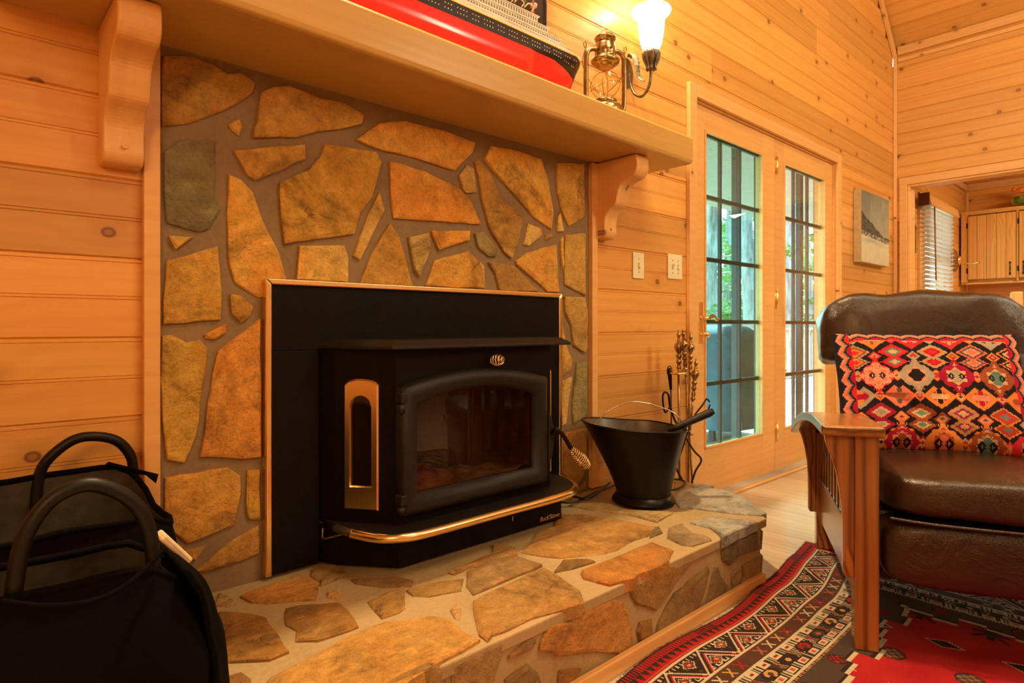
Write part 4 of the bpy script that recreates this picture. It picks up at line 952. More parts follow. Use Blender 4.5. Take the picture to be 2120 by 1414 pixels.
# casing
part(MB().box(DX0-.066, DX0, -.022, .0, 0, DZ+.062), 'side_casing', pine_clear, dn, bevel=.003)
part(MB().box(DX1, DX1+.066, -.022, .0, 0, DZ+.062), 'side_casing', pine_clear, dn, bevel=.003)
MB().box(0, DX1-DX0-.002, 0, .022, 0, .061).build('head_casing', pine_clear, dn, M=frame((DX0+.001, -.022, DZ+.001), (1, 0, 0), (0, 0, 1)), bevel=.003)
part(MB().box(DX0-.012, DX0+.003, .0, .14, 0, DZ+.01), 'jamb', pine_door, dn); part(MB().box(DX1-.003, DX1+.012, .0, .14, 0, DZ+.01), 'jamb', pine_door, dn); part(MB().box(DX0, DX1, .0, .14, DZ-.004, DZ+.012), 'jamb', pine_door, dn)
muntin = plain('dark_muntin', (.045, .028, .02), .45)
def leaf(x0, x1, g0, g1, gz0, gz1, nm, glassm, label):
    lf = tag(MB().box(x0, g0, .018, .062, .016, DZ-.006).build(nm, pine_door, dn, world=True, bevel=.002), None)
    part(MB().box(g1, x1, .018, .062, .016, DZ-.006), 'stile', pine_door, lf, bevel=.002)
    MB().box(0, g1-g0, 0, .043, 0, DZ-.006-gz1).build('top_rail', pine_door, lf, M=frame((g0, .0185, gz1), (1, 0, 0), (0, 0, 1)), bevel=.002)
    MB().box(0, g1-g0, 0, .043, 0, gz0-.016).build('bottom_rail', pine_door, lf, M=frame((g0, .0185, .016), (1, 0, 0), (0, 0, 1)), bevel=.002)
    b = .011
    m = MB(); m.box(g0-.002, g0+b, .012, .022, gz0, gz1); m.box(g1-b, g1+.002, .012, .022, gz0, gz1); m.box(g0, g1, .012, .022, gz1-b, gz1+.002); m.box(g0, g1, .012, .022, gz0-.002, gz0+b)
    part(m, 'glazing_bead', pine_door, lf, bevel=.003)
    n, k = 3, 5
    for i in range(n):
        for j in range(k):
            xa = g0+(g1-g0)*i/n; xb = g0+(g1-g0)*(i+1)/n; za = gz0+(gz1-gz0)*j/k; z_ = gz0+(gz1-gz0)*(j+1)/k
            part(MB().box(xa+.001, xb-.001, .036, .039, za+.001, z_-.001), 'pane', glassm, lf)
    for i in range(1, n): x = g0+(g1-g0)*i/n; part(MB().box(x-.0095, x+.0095, .045, .060, gz0-.003, gz1+.003), 'muntin', muntin, lf)
    for j in range(1, k): z = gz0+(gz1-gz0)*j/k; part(MB().box(g0-.003, g1+.003, .044, .061, z-.0105, z+.0105), 'muntin', muntin, lf)
    m = MB(); m.box(g0-.01, g1+.01, .044, .060, gz1-.012, gz1+.005); m.box(g0-.01, g0+.006, .044, .06, gz0, gz1); part(m, 'edge_seal', muntin, lf)
    return lf
XM = 3.655
L1 = leaf(DX0+.004, XM-.002, 2.858, 3.500, .250, 1.886, 'door_leaf', glass_teal, '')
L2 = leaf(XM+.002, DX1-.004, 3.780, 4.415, .250, 1.886, 'door_leaf', glass_clear, '')
for z in (1.846, 1.04, .242):
    h = part(MB().lathe([(0, -.052), (.0055, -.050), (.0055, .050), (0, .052)], 12, M=Matrix.Translation((3.668, .008, z))), 'hinge', brass, L1)
    part(MB().box(3.650, 3.664, .014, .018, z-.045, z+.045), 'hinge_plate', brass, L1)
    part(MB().lathe([(0, .05), (.004, .053), (.0055, .058), (.003, .064), (0, .066)], 10, M=Matrix.Translation((3.668, .008, z))), 'hinge', brass, L1)
part(MB().box(2.806, 2.836, .013, .018, .795, 1.005), 'lock_plate', brass, L1, bevel=.002)
hp0 = Vector((2.822, .014, .922))
part(MB().lathe([(0, 0), (.014, .002), (.012, .008), (.008, .012), (.008, .045), (0, .046)], 16, M=Matrix.Translation(hp0) @ Matrix.Rotation(PI/2, 4, 'X')), 'lever_rose', brass, L1)
part(MB().tube(spline([hp0+Vector((0, -.042, 0)), hp0+Vector((.02, -.045, .010)), hp0+Vector((.05, -.045, .008)), hp0+Vector((.075, -.042, -.010)), hp0+Vector((.095, -.040, -.006)), hp0+Vector((.104, -.040, .0))], 5), [.009]*8+[.008]*6+[.0065]*6+[.005]*6, 9), 'lever', brass_old, L1)
hp1 = Vector((2.824, .014, .838))
part(MB().lathe([(0, 0), (.014, .002), (.010, .006), (.007, .018), (.014, .024), (.017, .032), (.014, .040), (0, .043)], 16, M=Matrix.Translation(hp1) @ Matrix.Rotation(PI/2, 4, 'X')), 'thumb_turn', brass, L1)
th_ = thing('threshold', 'worn wooden threshold strip under the french doors', 'threshold', (3.63, .0, 0))
MB().box(0, DX1-DX0, 0, .09, 0, .018).build('sill', graywood, th_, M=frame((DX0, -.035, .0), (1, 0, 0), (0, 0, 1)), bevel=.004)
MB().box(0, DX1+.1-DX0, 0, .022, 0, .015).build('nosing', pine_clear, th_, M=frame((DX0-.05, -.058, .0), (1, 0, 0), (0, 0, 1)), bevel=.006)
tb = thing('baseboard_back', 'pine baseboard along the fireplace wall right of the doors', 'baseboard', (5.2, -.01, 0), kind='structure')
MB().box(0, XR-DX1-.1, 0, .014, 0, .085).build('strip', pine_clear, tb, M=frame((DX1+.07, -.016, 0), (1, 0, 0), (0, 0, 1)), bevel=.003)
MB().box(0, DX0-.07-2.40, 0, .014, 0, .085).build('strip', pine_clear, tb, M=frame((2.40, -.016, 0), (1, 0, 0), (0, 0, 1)), bevel=.003)

# ------------------------------------------------------------------ switches and landscape canvas
def switch(x0, x1, z0, z1, toggles, name, label):
    t = thing(name, label, 'switch', ((x0+x1)/2, -.001, (z0+z1)/2), group=None)
    part(MB().box(x0, x1, -.007, -.001, z0, z1), 'plate', ivory, t, bevel=.003)
    for i, (dx, up) in enumerate(toggles):
        cx_ = (x0+x1)/2+dx; cz = (z0+z1)/2
        part(MB().box(cx_-.005, cx_+.005, -.0085, -.006, cz-.012, cz+.012), 'toggle_frame', plain('plate_gap', (.45, .36, .18), .5), t)
        part(MB().prism([(-.008, cz-.004), (-.008, cz+.004), (-.020, cz+up*.011+.003), (-.020, cz+up*.011-.003)], cx_-.0035, cx_+.0035, 'x'), 'toggle', ivory, t, bevel=.001)
    for dx in sorted({round(d[0], 3) for d in toggles}):
        for dz_ in (-.030, .030): part(MB().lathe([(0, -.001), (.003, -.001), (.003, .001), (0, .001)], 8, M=Matrix.Translation(((x0+x1)/2+dx, -.007, (z0+z1)/2+dz_)) @ Matrix.Rotation(PI/2, 4, 'X')), 'screw', brass_old, t)
switch(2.222, 2.302, 1.092, 1.208, [(0, -1)], 'light_switch', 'narrow single ivory light switch plate nearest the fireplace')
switch(2.492, 2.612, 1.104, 1.222, [(-.023, 1), (.023, -1)], 'double_light_switch', 'wider double ivory light switch plate beside the door casing')
PX0, PX1, PZ0, PZ1 = 4.885, 5.505, 1.350, 1.880
pic = thing('landscape_canvas', 'unframed winter landscape canvas with dark mountain right of the doors', 'painting', (5.2, -.02, PZ0))
part(MB().box(PX0, PX1, -.055, -.002, PZ0, PZ1), 'stretcher', plain('canvas_edge', (.45, .30, .14), .7), pic, bevel=.002)
def col_grid(name, nu, nv, posf, colf, mt, parent=None, flip=False, smooth=False, kind=None, sol=0, uvquad=True, M=None):
    """one quad per stitch / brush cell, its colour stored on the face"""
    vs = [posf(i/nu, j/nv) for j in range(nv+1) for i in range(nu+1)]
    n1 = nu+1
    idx = np.arange(nu*nv); i = idx % nu; j = idx//nu
    fa = np.stack([j*n1+i, j*n1+i+1, (j+1)*n1+i+1, (j+1)*n1+i], 1)
    if flip: fa = fa[:, ::-1]
    me = bpy.data.meshes.new(name); Mx = M if M is not None else wm(parent); Mi = Mx.inverted()
    vs = np.array([tuple(Mi @ Vector(v)) for v in vs], dtype=np.float32)
    me.vertices.add(len(vs)); me.vertices.foreach_set('co', vs.ravel())
    me.loops.add(fa.size); me.loops.foreach_set('vertex_index', fa.ravel().astype(np.int32))
    me.polygons.add(len(fa)); me.polygons.foreach_set('loop_start', (np.arange(len(fa))*4).astype(np.int32))
    me.update(calc_edges=True); me.validate()
    ca = me.color_attributes.new('Col', 'FLOAT_COLOR', 'CORNER')
    cols = np.array([(*colf((a+.5)/nu, (b+.5)/nv), 1) for a, b in zip(i, j)], dtype=np.float32)
    ca.data.foreach_set('color', np.repeat(cols, 4, axis=0).ravel())
    me.polygons.foreach_set('use_smooth', [smooth]*len(fa))
    me.materials.append(mt); o = bpy.data.objects.new(name, me); link(o, Mx, parent)
    return o
def lerp(a, b, t): t = max(0, min(1, t)); return tuple(x*(1-t)+y*t for x, y in zip(a, b))
def paint(u, v):
    n = mnoise.fractal(Vector((u*6, v*6, 3)), 1, 2, 5); n2 = mnoise.fractal(Vector((u*25, v*25, 9)), 1, 2, 4)
    ridge = .70-.36*u**1.0+.025*mnoise.noise(Vector((u*9, 0, 0)))+.02*mnoise.noise(Vector((u*30, 2, 0)))
    if u > .75: ridge = .415+.02*mnoise.noise(Vector((u*40, 2, 0)))
    snow = .42-.055*u+.008*mnoise.noise(Vector((u*14, 5, 0)))
    sky_ = lerp((.34, .33, .24), (.18, .19, .16), v*1.1-.3+n*.25); sky_ = lerp(sky_, (.42, .40, .27), .35+n*.5 if u > .3 else .0)
    if v > ridge: c = sky_
    elif v > snow+.02: c = lerp((.045, .04, .035), (.13, .12, .10), .4+n2*1.2)
    elif v > snow-.04: c = lerp((.07, .06, .045), (.45, .40, .28), .5+n2*2.2)
    else:
        c = lerp((.62, .56, .38), (.70, .64, .45), .5+n); 
        d = math.exp(-((v-.30-.02*math.sin(u*5))/.035)**2)*math.exp(-((u-.35)/.3)**2)
        c = lerp(c, (.35, .38, .34), d*.8); c = lerp(c, (.50, .43, .27), max(0, .25-v)*1.2)
    return c
col_grid('painted_front', 120, 100, lambda u, v: (PX0+.004+(PX1-PX0-.008)*u, -.0556, PZ0+.004+(PZ1-PZ0-.008)*v), paint, attr_mat('oil_paint', .6), pic)

# ------------------------------------------------------------------ porch and woods outside
deck = tag(MB().box(1.0, 13, .125, 3.0, -.20, -.09).build('porch_deck', deckwood, None), 'weathered board porch deck outside the doors', 'deck', kind='structure')
for i in range(21):
    y = .13+i*.137
    MB().box(0, 12, 0, .022, 0, .132).build('deck_board', deckwood, deck, M=frame((1.0, y+.132, -.06), (1, 0, 0), (0, -1, 0)))
roof = tag(MB().box(1.0, 8.3, .125, 2.0, 2.25, 2.32).build('porch_roof', plain('porch_ceiling', (.36, .38, .36), .7), None), 'grey boarded porch ceiling above the doors', 'roof', kind='structure')
drk = plain('dark_teal_post', (.045, .075, .075), .6)
def post(x, y, wd, lab, z1=2.25, mt=None):
    t = MB().box(-wd/2, wd/2, -.022, .022, -.06, z1).build('porch_post', mt or drk, None, M=Matrix.Translation((x, y, 0)), bevel=.004); tag(t, lab, 'post', 'square posts carrying the porch roof'); return t
def projX(px, Y): return onY(px, 700, Y).x
post(projX(1524, .55), .55, .06, 'slim blue-grey porch post seen through the middle panes of the left door')
post(projX(1571, .50), .50, .075, 'blue-grey porch post seen through the right panes of the left door')
post(projX(1655, .50), .50, .05, 'dark porch post seen through the middle panes of the right door')
post(projX(1696, .45), .45, .14, 'broad dark post behind the right-hand panes of the right door')
rail = thing('porch_railing', 'weathered wooden porch railing with square balusters', 'railing', (8, 2.85, -.06))
MB().box(0, 10.5, 0, .14, 0, .035).build('top_rail', graywood, rail, M=frame((2, 2.78, .90), (1, 0, 0), (0, 0, 1)))
MB().box(0, 10.5, 0, .04, 0, .09).build('upper_board', graywood, rail, M=frame((2, 2.83, .80), (1, 0, 0), (0, 0, 1)))
MB().box(0, 10.5, 0, .04, 0, .09).build('lower_board', graywood, rail, M=frame((2, 2.83, .03), (1, 0, 0), (0, 0, 1)))
bme = MB().box(0, .76, 0, .036, 0, .036).build('baluster', graywood, rail, M=frame((2.2, 2.79, .06), (0, 0, 1), (-1, 0, 0)))
for i in range(1, 62):
    b2 = bme.copy(); C.objects.link(b2); b2.parent = rail; b2.matrix_local = wm(rail).inverted() @ frame((2.2+i*.165, 2.79, .06), (0, 0, 1), (-1, 0, 0))
g = thing('covered_grill', 'barbecue grill under a teal fabric cover on the porch', 'grill', (4.75, .95, -.06))
teal = plain('teal_grill_cover', (.022, .095, .125), .8, 0, .25, 14, .3, bscale=5)
def gc(u, v):
    a = 2*PI*u; ca, sa = math.cos(a), math.sin(a); k = (abs(ca)**4+abs(sa)**4)**(-.25)
    wx = .26+.14*(1-v)**1.3+.012*math.sin(a*9)*(1-v); wy = .25+.07*(1-v)+.012*math.sin(a*7)*(1-v)
    return (4.72+ca*k*wx, .95+sa*k*wy, .08+v*.72)
m = MB(); m.grid(gc, 60, 12, closed_u=True)
cap = [[(4.72+(gc(i/60, 1)[0]-4.72)*s_, .95+(gc(i/60, 1)[1]-.95)*s_, .80+h_) for i in range(60)] for s_, h_ in ((1, 0), (.96, .03), (.7, .075), (.35, .09), (.01, .093))]
m.bridge(cap, cap1=True); part(m, 'fabric_cover', teal, g)
for dx in (-.2, .2):
    part(MB().box(4.72+dx-.02, 4.72+dx+.02, .9, .94, -.06, .12), 'leg', drk, g)
bark = NT('tree_bark'); v_ = bark.coords(); bn = bark.noise(bark.mapping(v_, (9, 9, 1.6)), 1, 6, .7); bn2 = bark.noise(v_, 12, 4)
bark.col(bark.mix(bark.maprange(bn, .35, .65), (.16, .15, .12), (.52, .52, .46))).set(.9); bark.bump(bn, .8, .03); bark = bark.m
def leafmat(name, c):
    m = NT(name); r_ = m.noise(m.coords(), 1.2, 2); m.col(m.mix(m.maprange(r_, .3, .7), tuple(x*.5 for x in c), tuple(min(1, x*1.35) for x in c))).set(.7, spec=.15)
    m.b.inputs['Transmission Weight'].default_value = 0.0; return m.m
lm = [leafmat('leaf_a', (.22, .42, .12)), leafmat('leaf_b', (.14, .30, .09)), leafmat('leaf_c', (.40, .55, .22))]
trng = random.Random(21)
def tree(x, y, r, h, crown, label, seed, lo=0.6, nl=900, spread=1.4, mt=0):
    t = thing('tree', label, 'tree', (x, y, -1.2))
    rr = random.Random(seed); pts = [(x+.05*math.sin(i*.9+seed), y+.05*math.cos(i*1.1+seed), -1.3+i*h/8) for i in range(9)]
    part(MB().tube(pts, [r*(1.15-.07*i) for i in range(9)], 14), 'trunk', bark, t)
    if not crown: return t
    m = MB(); br = MB()
    for b in range(26):
        z = lo+(h-1.5-lo)*rr.random(); a = rr.uniform(0, 2*PI); L = spread*rr.uniform(.6, 1.2)*(1-.35*(z-lo)/h)
        p0 = Vector((x, y, z)); d = Vector((math.cos(a), math.sin(a), rr.uniform(-.25, .15)))
        e = p0+d*L; br.tube([p0, (p0+e)/2+Vector((0, 0, .06)), e], [.018, .012, .004], 5)
        for q in range(nl//26):
            s_ = rr.uniform(.25, 1.05); c = p0+d*L*s_+Vector((rr.gauss(0, .13), rr.gauss(0, .13), rr.gauss(0, .07)-.05*s_))
            u1 = Vector((rr.gauss(0, 1), rr.gauss(0, 1), rr.gauss(0, .5))).normalized(); u2 = u1.cross(Vector((rr.gauss(0, 1), rr.gauss(0, 1), 1))).normalized()
            l = rr.uniform(.05, .13)
            m.add([c-u1*l, c+u2*l*.32, c+u1*l, c-u2*l*.32], [(0, 1, 2, 3)])
    part(br, 'branches', bark, t)
    tag(part(m, 'foliage', lm[mt], t, normals=False), kind='stuff'); return t
def tp(px, Y): p = onY(px, 600, Y); return p.x, p.y
for (px, Y, r, h, cr, lab, sd, nl, mt) in (
  (1549, 4.6, .15, 9, 0, 'pale lichen-barked tree trunk seen through the right panes of the left door', 1, 0, 0),
  (1634, 4.6, .11, 9, 0, 'thick grey tree trunk seen through the left panes of the right door', 2, 0, 0),
  (1474, 5.6, .18, 9, 1, 'leafy tree with a pale trunk filling the left panes of the left door', 3, 3600, 0),
  (1508, 6.8, .12, 10, 1, 'slim green tree behind the middle panes of the left door', 4, 3600, 2),
  (1585, 6.4, .14, 10, 1, 'tall dark green tree farther back between the two doors', 5, 3600, 1),
  (1645, 6.0, .12, 8, 1, 'bushy green hemlock beyond the porch railing in the right door', 6, 4600, 0),
  (1672, 7.2, .14, 10, 1, 'bright hemlock farthest right beyond the porch railing', 7, 4600, 2),
  (1450, 7.6, .12, 10, 1, 'distant pale green tree behind the grill', 8, 3000, 2)):
    x, y = tp(px, Y); tree(x, y, r, h, cr, lab, sd, lo=-.8, nl=nl, spread=1.9 if cr else 1, mt=mt)
def groundmat():
    m = NT('forest_ground'); n = m.noise(m.coords(False), 3, 5); m.col(m.mix(m.maprange(n, .4, .65), (.16, .22, .08), (.42, .38, .26))).set(.9); return m.m
gr = MB(); gr.grid(lambda u, v: (-5+u*60, 3.1+v*45, -1.3+.9*v*v*3+.3*mnoise.noise(Vector((u*20, v*20, 0)))), 40, 30); tag(gr.build('ground', groundmat(), None), 'leafy woodland ground rising behind the porch', 'ground', kind='structure')
m = MB(); rr = random.Random(77)
for q in range(22000):
    y = 8.5+rr.random()*5; x = (y+1.65)*(1.2+4.6*rr.random()**1.1); z = -1+rr.random()**1.4*(5+x*.22)
    u1 = Vector((rr.gauss(0, 1), rr.gauss(0, 1), rr.gauss(0, .6))).normalized(); u2 = u1.cross(Vector((0, 0, 1))).normalized(); l = rr.uniform(.14, .30)*(1+x/40)
    if mnoise.noise(Vector((x*.5, y*.5, z*.55))) < -.02: continue
    if x > 44: continue
    c = Vector((x, y, z)); m.add([c-u1*l, c+u2*l*.4, c+u1*l, c-u2*l*.4], [(0, 1, 2, 3)])
tag(m.build('distant_foliage', lm[2], None, M=Matrix.Translation((15, 11, -1)), world=True, normals=False), 'bright distant woodland foliage behind the nearer trees', 'foliage', kind='stuff')

# ------------------------------------------------------------------ kitchen beyond the opening
KX = 8.30; KZ = 2.44
wk = struct('wall_kitchen_window', (lambda m: (m.box(XR+.12, 6.66, .018, .1, 0, KZ), m.box(7.50, KX, .018, .1, 0, KZ), m.box(6.66, 7.50, .018, .1, 0, .95), m.box(6.66, 7.50, .018, .1, 2.06, KZ), m)[-1])(MB()), slabmat, 'kitchen plank wall holding the blind-covered window', 'wall')
for k in range(-5, 9):
    za = Z0+PW*k; zb = min(za+PW, KZ); lo = max(za, 0)
    if lo >= zb-.01: continue
    cuts = sorted({lo, zb} | {q for q in (.95, 2.06) if lo < q < zb})
    for c0, c1 in zip(cuts, cuts[1:]):
        for a, b in ([(XR+.12, 6.66), (7.50, KX)] if c0 < 2.05 and c1 > .96 else [(XR+.12, KX)]):
            plank(wk, (a, 0, za), (1, 0, 0), (0, 0, 1), b-a-.001, c0-za, c1-za)
wf = struct('wall_kitchen_far', MB().box(KX+.018, KX+.1, -4.5, .1, 0, KZ), slabmat, 'far kitchen plank wall behind the cabinets', 'wall')
for k in range(-5, 9):
    za = Z0+PW*k; zb = min(za+PW, KZ); lo = max(za, 0)
    if lo < zb-.01: plank(wf, (KX, 0, za), (0, -1, 0), (0, 0, 1), 4.4, lo-za, zb-za)
kc_ = struct('ceiling_kitchen', MB().box(XR+.10, KX+.1, -4.5, .1, KZ+.018, KZ+.08), slabmat, 'low plank ceiling of the kitchen', 'ceiling')
for i in range(13): plank(kc_, (XR+.12+PW*i, 0, KZ), (0, -1, 0), (1, 0, 0), 4.4) if 0 else plank(kc_, (KX-.005-PW*i, 0, KZ), (0, -1, 0), (-1, 0, 0), 4.4)
trimobj('trim_8', 'pine crown strips at the kitchen ceiling', [('strip', (KX-.02, -.002, KZ-.07), (0, -1, 0), (0, 0, 1), 4.3, .065, .018), ('strip', (XR+.13, -.02, KZ-.07), (1, 0, 0), (0, 0, 1), 2.3, .065, .018)])
trimobj('trim_9', 'vertical pine strip in the far kitchen corner', [('strip', (KX-.002, -.026, 0), (0, 0, 1), (-1, 0, 0), 2.36, .026, .024)])
win = thing('window_1', 'kitchen window with pine casing behind white blinds', 'window', (7.19, 0, .95), kind='structure')
for nm, a in (('side_casing', (6.49, 6.66, -.02, 0, .90, 2.10)), ('side_casing', (7.50, 7.57, -.02, 0, .90, 2.10)), ('head_casing', (6.66, 7.50, -.02, 0, 2.05, 2.12)), ('sill', (6.47, 7.57, -.06, 0, .90, .95)),
              ('sash', (6.66, 6.70, .02, .06, .95, 2.06)), ('sash', (7.46, 7.50, .02, .06, .95, 2.06)), ('meeting_rail', (6.70, 7.46, .02, .06, 1.48, 1.53)), ('sash', (6.70, 7.46, .02, .06, 2.02, 2.06)), ('sash', (6.70, 7.46, .02, .06, .95, 1.0))):
    part(MB().box(*a), nm, pine_clear, win, bevel=.002)
for z0_, z1_ in ((1.0, 1.48), (1.53, 2.02)): part(MB().box(6.70, 7.46, .038, .042, z0_, z1_), 'pane', glass_clear, win)
bld = thing('window_blind', 'white slatted blind hanging in the kitchen window', 'blind', (7.19, -.05, .98))
bwh = plain('white_blind', (.66, .64, .60), .5, 0, .03, 8)
part(MB().box(6.455, 7.475, -.085, -.022, 1.985, 2.03), 'head_box', bwh, bld, bevel=.003)
part(MB().box(6.43, 6.455, -.105, -.022, 1.965, 2.075), 'valance_bracket', plain('dark_bracket', (.09, .035, .015), .5), bld, bevel=.002)
MB().box(0, 1.02, 0, .018, 0, .085).build('valance', pine_clear, bld, M=frame((6.465, -.115, 1.97), (1, 0, 0), (0, .25, 1)), bevel=.003)
sm_ = None
for i in range(24):
    z = 1.955-i*.0415
    if sm_ is None:
        sm_ = MB().add([(0, -.019, .010), (1.0, -.019, .010), (1.0, .019, -.010), (0, .019, -.010), (0, -.019, .013), (1.0, -.019, .013), (1.0, .019, -.007), (0, .019, -.007)], [(0,3,2,1),(4,5,6,7),(0,1,5,4),(1,2,6,5),(2,3,7,6),(3,0,4,7)]).build('slat', bwh, bld, M=Matrix.Translation((6.462, -.055, z)))
    else:
        c_ = sm_.copy(); C.objects.link(c_); c_.parent = bld; c_.matrix_local = wm(bld).inverted() @ Matrix.Translation((6.462, -.055, z))
for x in (6.58, 6.97, 7.36): part(MB().box(x-.004, x+.004, -.078, -.0765, .97, 1.99), 'ladder_tape', bwh, bld)
part(MB().tube([(6.62, -.10, 1.97), (6.625, -.11, 1.30)], .006, 7), 'tilt_wand', plain('wand', (.25, .09, .04), .4), bld)
part(MB().box(6.46, 7.46, -.075, -.035, .962, .98), 'bottom_rail', bwh, bld, bevel=.002)
kp = thing('small_framed_print', 'small framed print between the opening and the kitchen window', 'picture', (6.29, -.01, 1.54))
part((lambda m: (m.box(6.202, 6.224, -.022, -.001, 1.535, 1.785), m.box(6.348, 6.370, -.022, -.001, 1.535, 1.785), m.box(6.224, 6.348, -.022, -.001, 1.763, 1.785), m.box(6.224, 6.348, -.022, -.001, 1.535, 1.557), m)[-1])(MB()), 'frame', brass_old, kp, bevel=.003)
part(MB().box(6.223, 6.349, -.012, -.002, 1.556, 1.764), 'mat_board', plain('cream_mat', (.78, .72, .58), .7), kp)
part(MB().box(6.265, 6.31, -.0128, -.012, 1.62, 1.70), 'print', plain('little_print', (.38, .36, .30), .7, 0, .6, 60), kp)
cab = thing('wall_cabinet', 'honey oak wall cabinet with grooved doors in the kitchen', 'cabinet', (8.05, -.6, 1.34))
CXF = 8.0
def onC(px, py): p = onX(px, py, CXF); return p.y, p.z
part(MB().box(CXF+.02, KX-.002, -1.60, -.02, 1.345, 2.085), 'body', oak_light, cab, bevel=.002)
def vb(name, y0, y1, z0, z1, x0=CXF, th=.02, mt=None, par=None): # vertical grain
    return MB().box(0, z1-z0, 0, th, 0, y1-y0).build(name, mt or oak_light, par or cab, M=frame((x0, y0, z0), (0, 0, 1), (0, 1, 0)) if 0 else frame((x0, y1, z0), (0, 0, 1), (0, -1, 0)), bevel=.002)
part(MB().box(CXF-.0, CXF+.02, -1.60, -.02, 1.325, 1.345), 'bottom_rail', oak_light, cab, bevel=.002)
part(MB().box(CXF-.008, CXF+.02, -1.60, -.02, 2.06, 2.10), 'top_rail', oak_light, cab, bevel=.003)
ys = [(-.082, -.480), (-.505, -.90), (-.925, -1.32)]
for n_, (ya, yb) in enumerate(ys):
    bw = (ya-yb)/5
    d0 = vb('door', yb, ya, 1.375, 2.045, CXF-.004, .010)
    for i in range(5): vb('door_board', ya-bw*(i+1)+.0015, ya-bw*i-.0015, 1.377, 2.043, CXF-.016, .013, None, d0)
    yh = yb+.045 if n_ == 0 else ya-.035
    hm = MB(); hm.prism([(yh, 1.545), (yh+.010, 1.532), (yh+.003, 1.517), (yh+.005, 1.47), (yh+.003, 1.435), (yh+.010, 1.42), (yh, 1.40), (yh-.010, 1.42), (yh-.003, 1.435), (yh-.005, 1.47), (yh-.003, 1.517), (yh-.010, 1.532)], CXF-.034, CXF-.026, 'x'); hm.box(CXF-.03, CXF-.016, yh-.003, yh+.003, 1.52, 1.526); hm.box(CXF-.03, CXF-.016, yh-.003, yh+.003, 1.425, 1.431)
    part(hm, 'handle', black_cast, d0)
    for z in ((1.92, 1.44)):
        part(MB().box(CXF-.022, CXF-.004, ya+.0 if n_ != 9 else 0, ya+.016, z, z+.055), 'hinge', black_cast, d0, bevel=.004)
for ya, yb in ((-.02, -.078), (-.484, -.501), (-.904, -.921)): vb('stile', yb, ya, 1.345, 2.06, CXF, .019)
sq = thing('gourd_dish', 'green and yellow squash with an orange ceramic bird on top of the cabinet', 'decoration', (8.10, -.50, 2.10))
def gd(u, v):
    a = 2*PI*u; ph = PI*v; r = .085*(1+.08*abs(math.sin(a*5)))*math.sin(ph); return (8.13+r*math.cos(a), -.52+r*1.25*math.sin(a), 2.165-.065*math.cos(ph))
gm = NT('striped_squash'); wv_ = gm.noise(gm.mapping(gm.coords(False), (1, 1, .4)), 22, 2); gm.col(gm.mix(gm.maprange(wv_, .45, .55), (.10, .16, .02), (.55, .40, .05))).set(.4)
m = MB(); m.grid(gd, 40, 16, closed_u=True); part(m, 'squash', gm.m, sq)
org = plain('orange_glaze', (.75, .22, .02), .3)
def bird(u, v):
    a = 2*PI*u; r = .04*math.sin(PI*min(1, v*.96+.02))**.7*(1+.2*math.sin(v*6)); return (8.12+r*math.cos(a)*.8, -.44-.20*v, 2.265+r*math.sin(a)*.8+.015*math.sin(v*5))
m = MB(); m.grid(bird, 20, 14, closed_u=True); part(m, 'ceramic_bird', org, sq)
part(MB().lathe([(0, -.02), (.02, 0), (.018, .02), (0, .034)], 12, M=Matrix.Translation((8.12, -.445, 2.285))), 'bird_head', org, sq)
part(MB().tube([(8.12, -.425, 2.29), (8.12, -.40, 2.285)], [.008, .001], 6), 'beak', org, sq)
bl_ = thing('brass_wall_lamp', 'round turned wooden plaque with brass arm on the kitchen window wall', 'wall lamp', (8.02, -.02, 1.63))
pl_ = onY(1974, 540, 0)
Mq = Matrix.Translation((pl_.x, -.002, pl_.z)) @ Matrix.Rotation(PI/2, 4, 'X')
part(MB().lathe([(0, 0), (.115, 0), (.118, .012), (.105, .02), (.10, .014), (.09, .024), (.078, .03), (.07, .022), (.06, .034), (.045, .04), (0, .042)], 32, M=Mq), 'wooden_plaque', oak_dark, bl_)
part(MB().lathe([(0, .04), (.05, .042), (.046, .055), (.03, .066), (0, .07)], 24, M=Mq), 'brass_boss', brass, bl_)
part(MB().tube([(pl_.x, -.07, pl_.z-.03), (pl_.x+.02, -.16, pl_.z-.04), (pl_.x+.04, -.22, pl_.z-.03)], .007, 8), 'brass_arm', brass, bl_)
# ladder-back dining chair seen behind the armchair
dc = thing('dining_chair', 'light wooden ladder-back chair standing behind the leather armchair', 'chair', (4.06, -1.035, 0), rz=math.radians(-75))
lw = wood('blond_chair_wood', (.74, .48, .2), (.66, .38, .13), (.5, .26, .08), knots=0, tint=.05)
def vleg(name, x, y, z0, z1, s_=.05): return MB().box(0, z1-z0, 0, s_, 0, s_).build(name, lw, dc, M=wm(dc) @ frame((x+s_, y, z0), (0, 0, 1), (-1, 0, 0)), bevel=.008, seg=3)
vleg('back_post', 0, 0, 0, 1.06); vleg('back_post', .42, 0, 0, 1.06)
vleg('leg', 0, .40, 0, .44); vleg('leg', .42, .40, 0, .44)
for z in (.58, .74, .88): MB().box(0, .37, 0, .02, 0, .075).build('back_slat', lw, dc, M=wm(dc) @ frame((.05, .016, z), (1, 0, 0), (0, 0, 1)), bevel=.006)
MB().box(-.01, .48, -.005, .46, .44, .475).build('seat', lw, dc, bevel=.01)
MB().box(.05, .42, .015, .035, .2, .23).build('stretcher', lw, dc, bevel=.004)

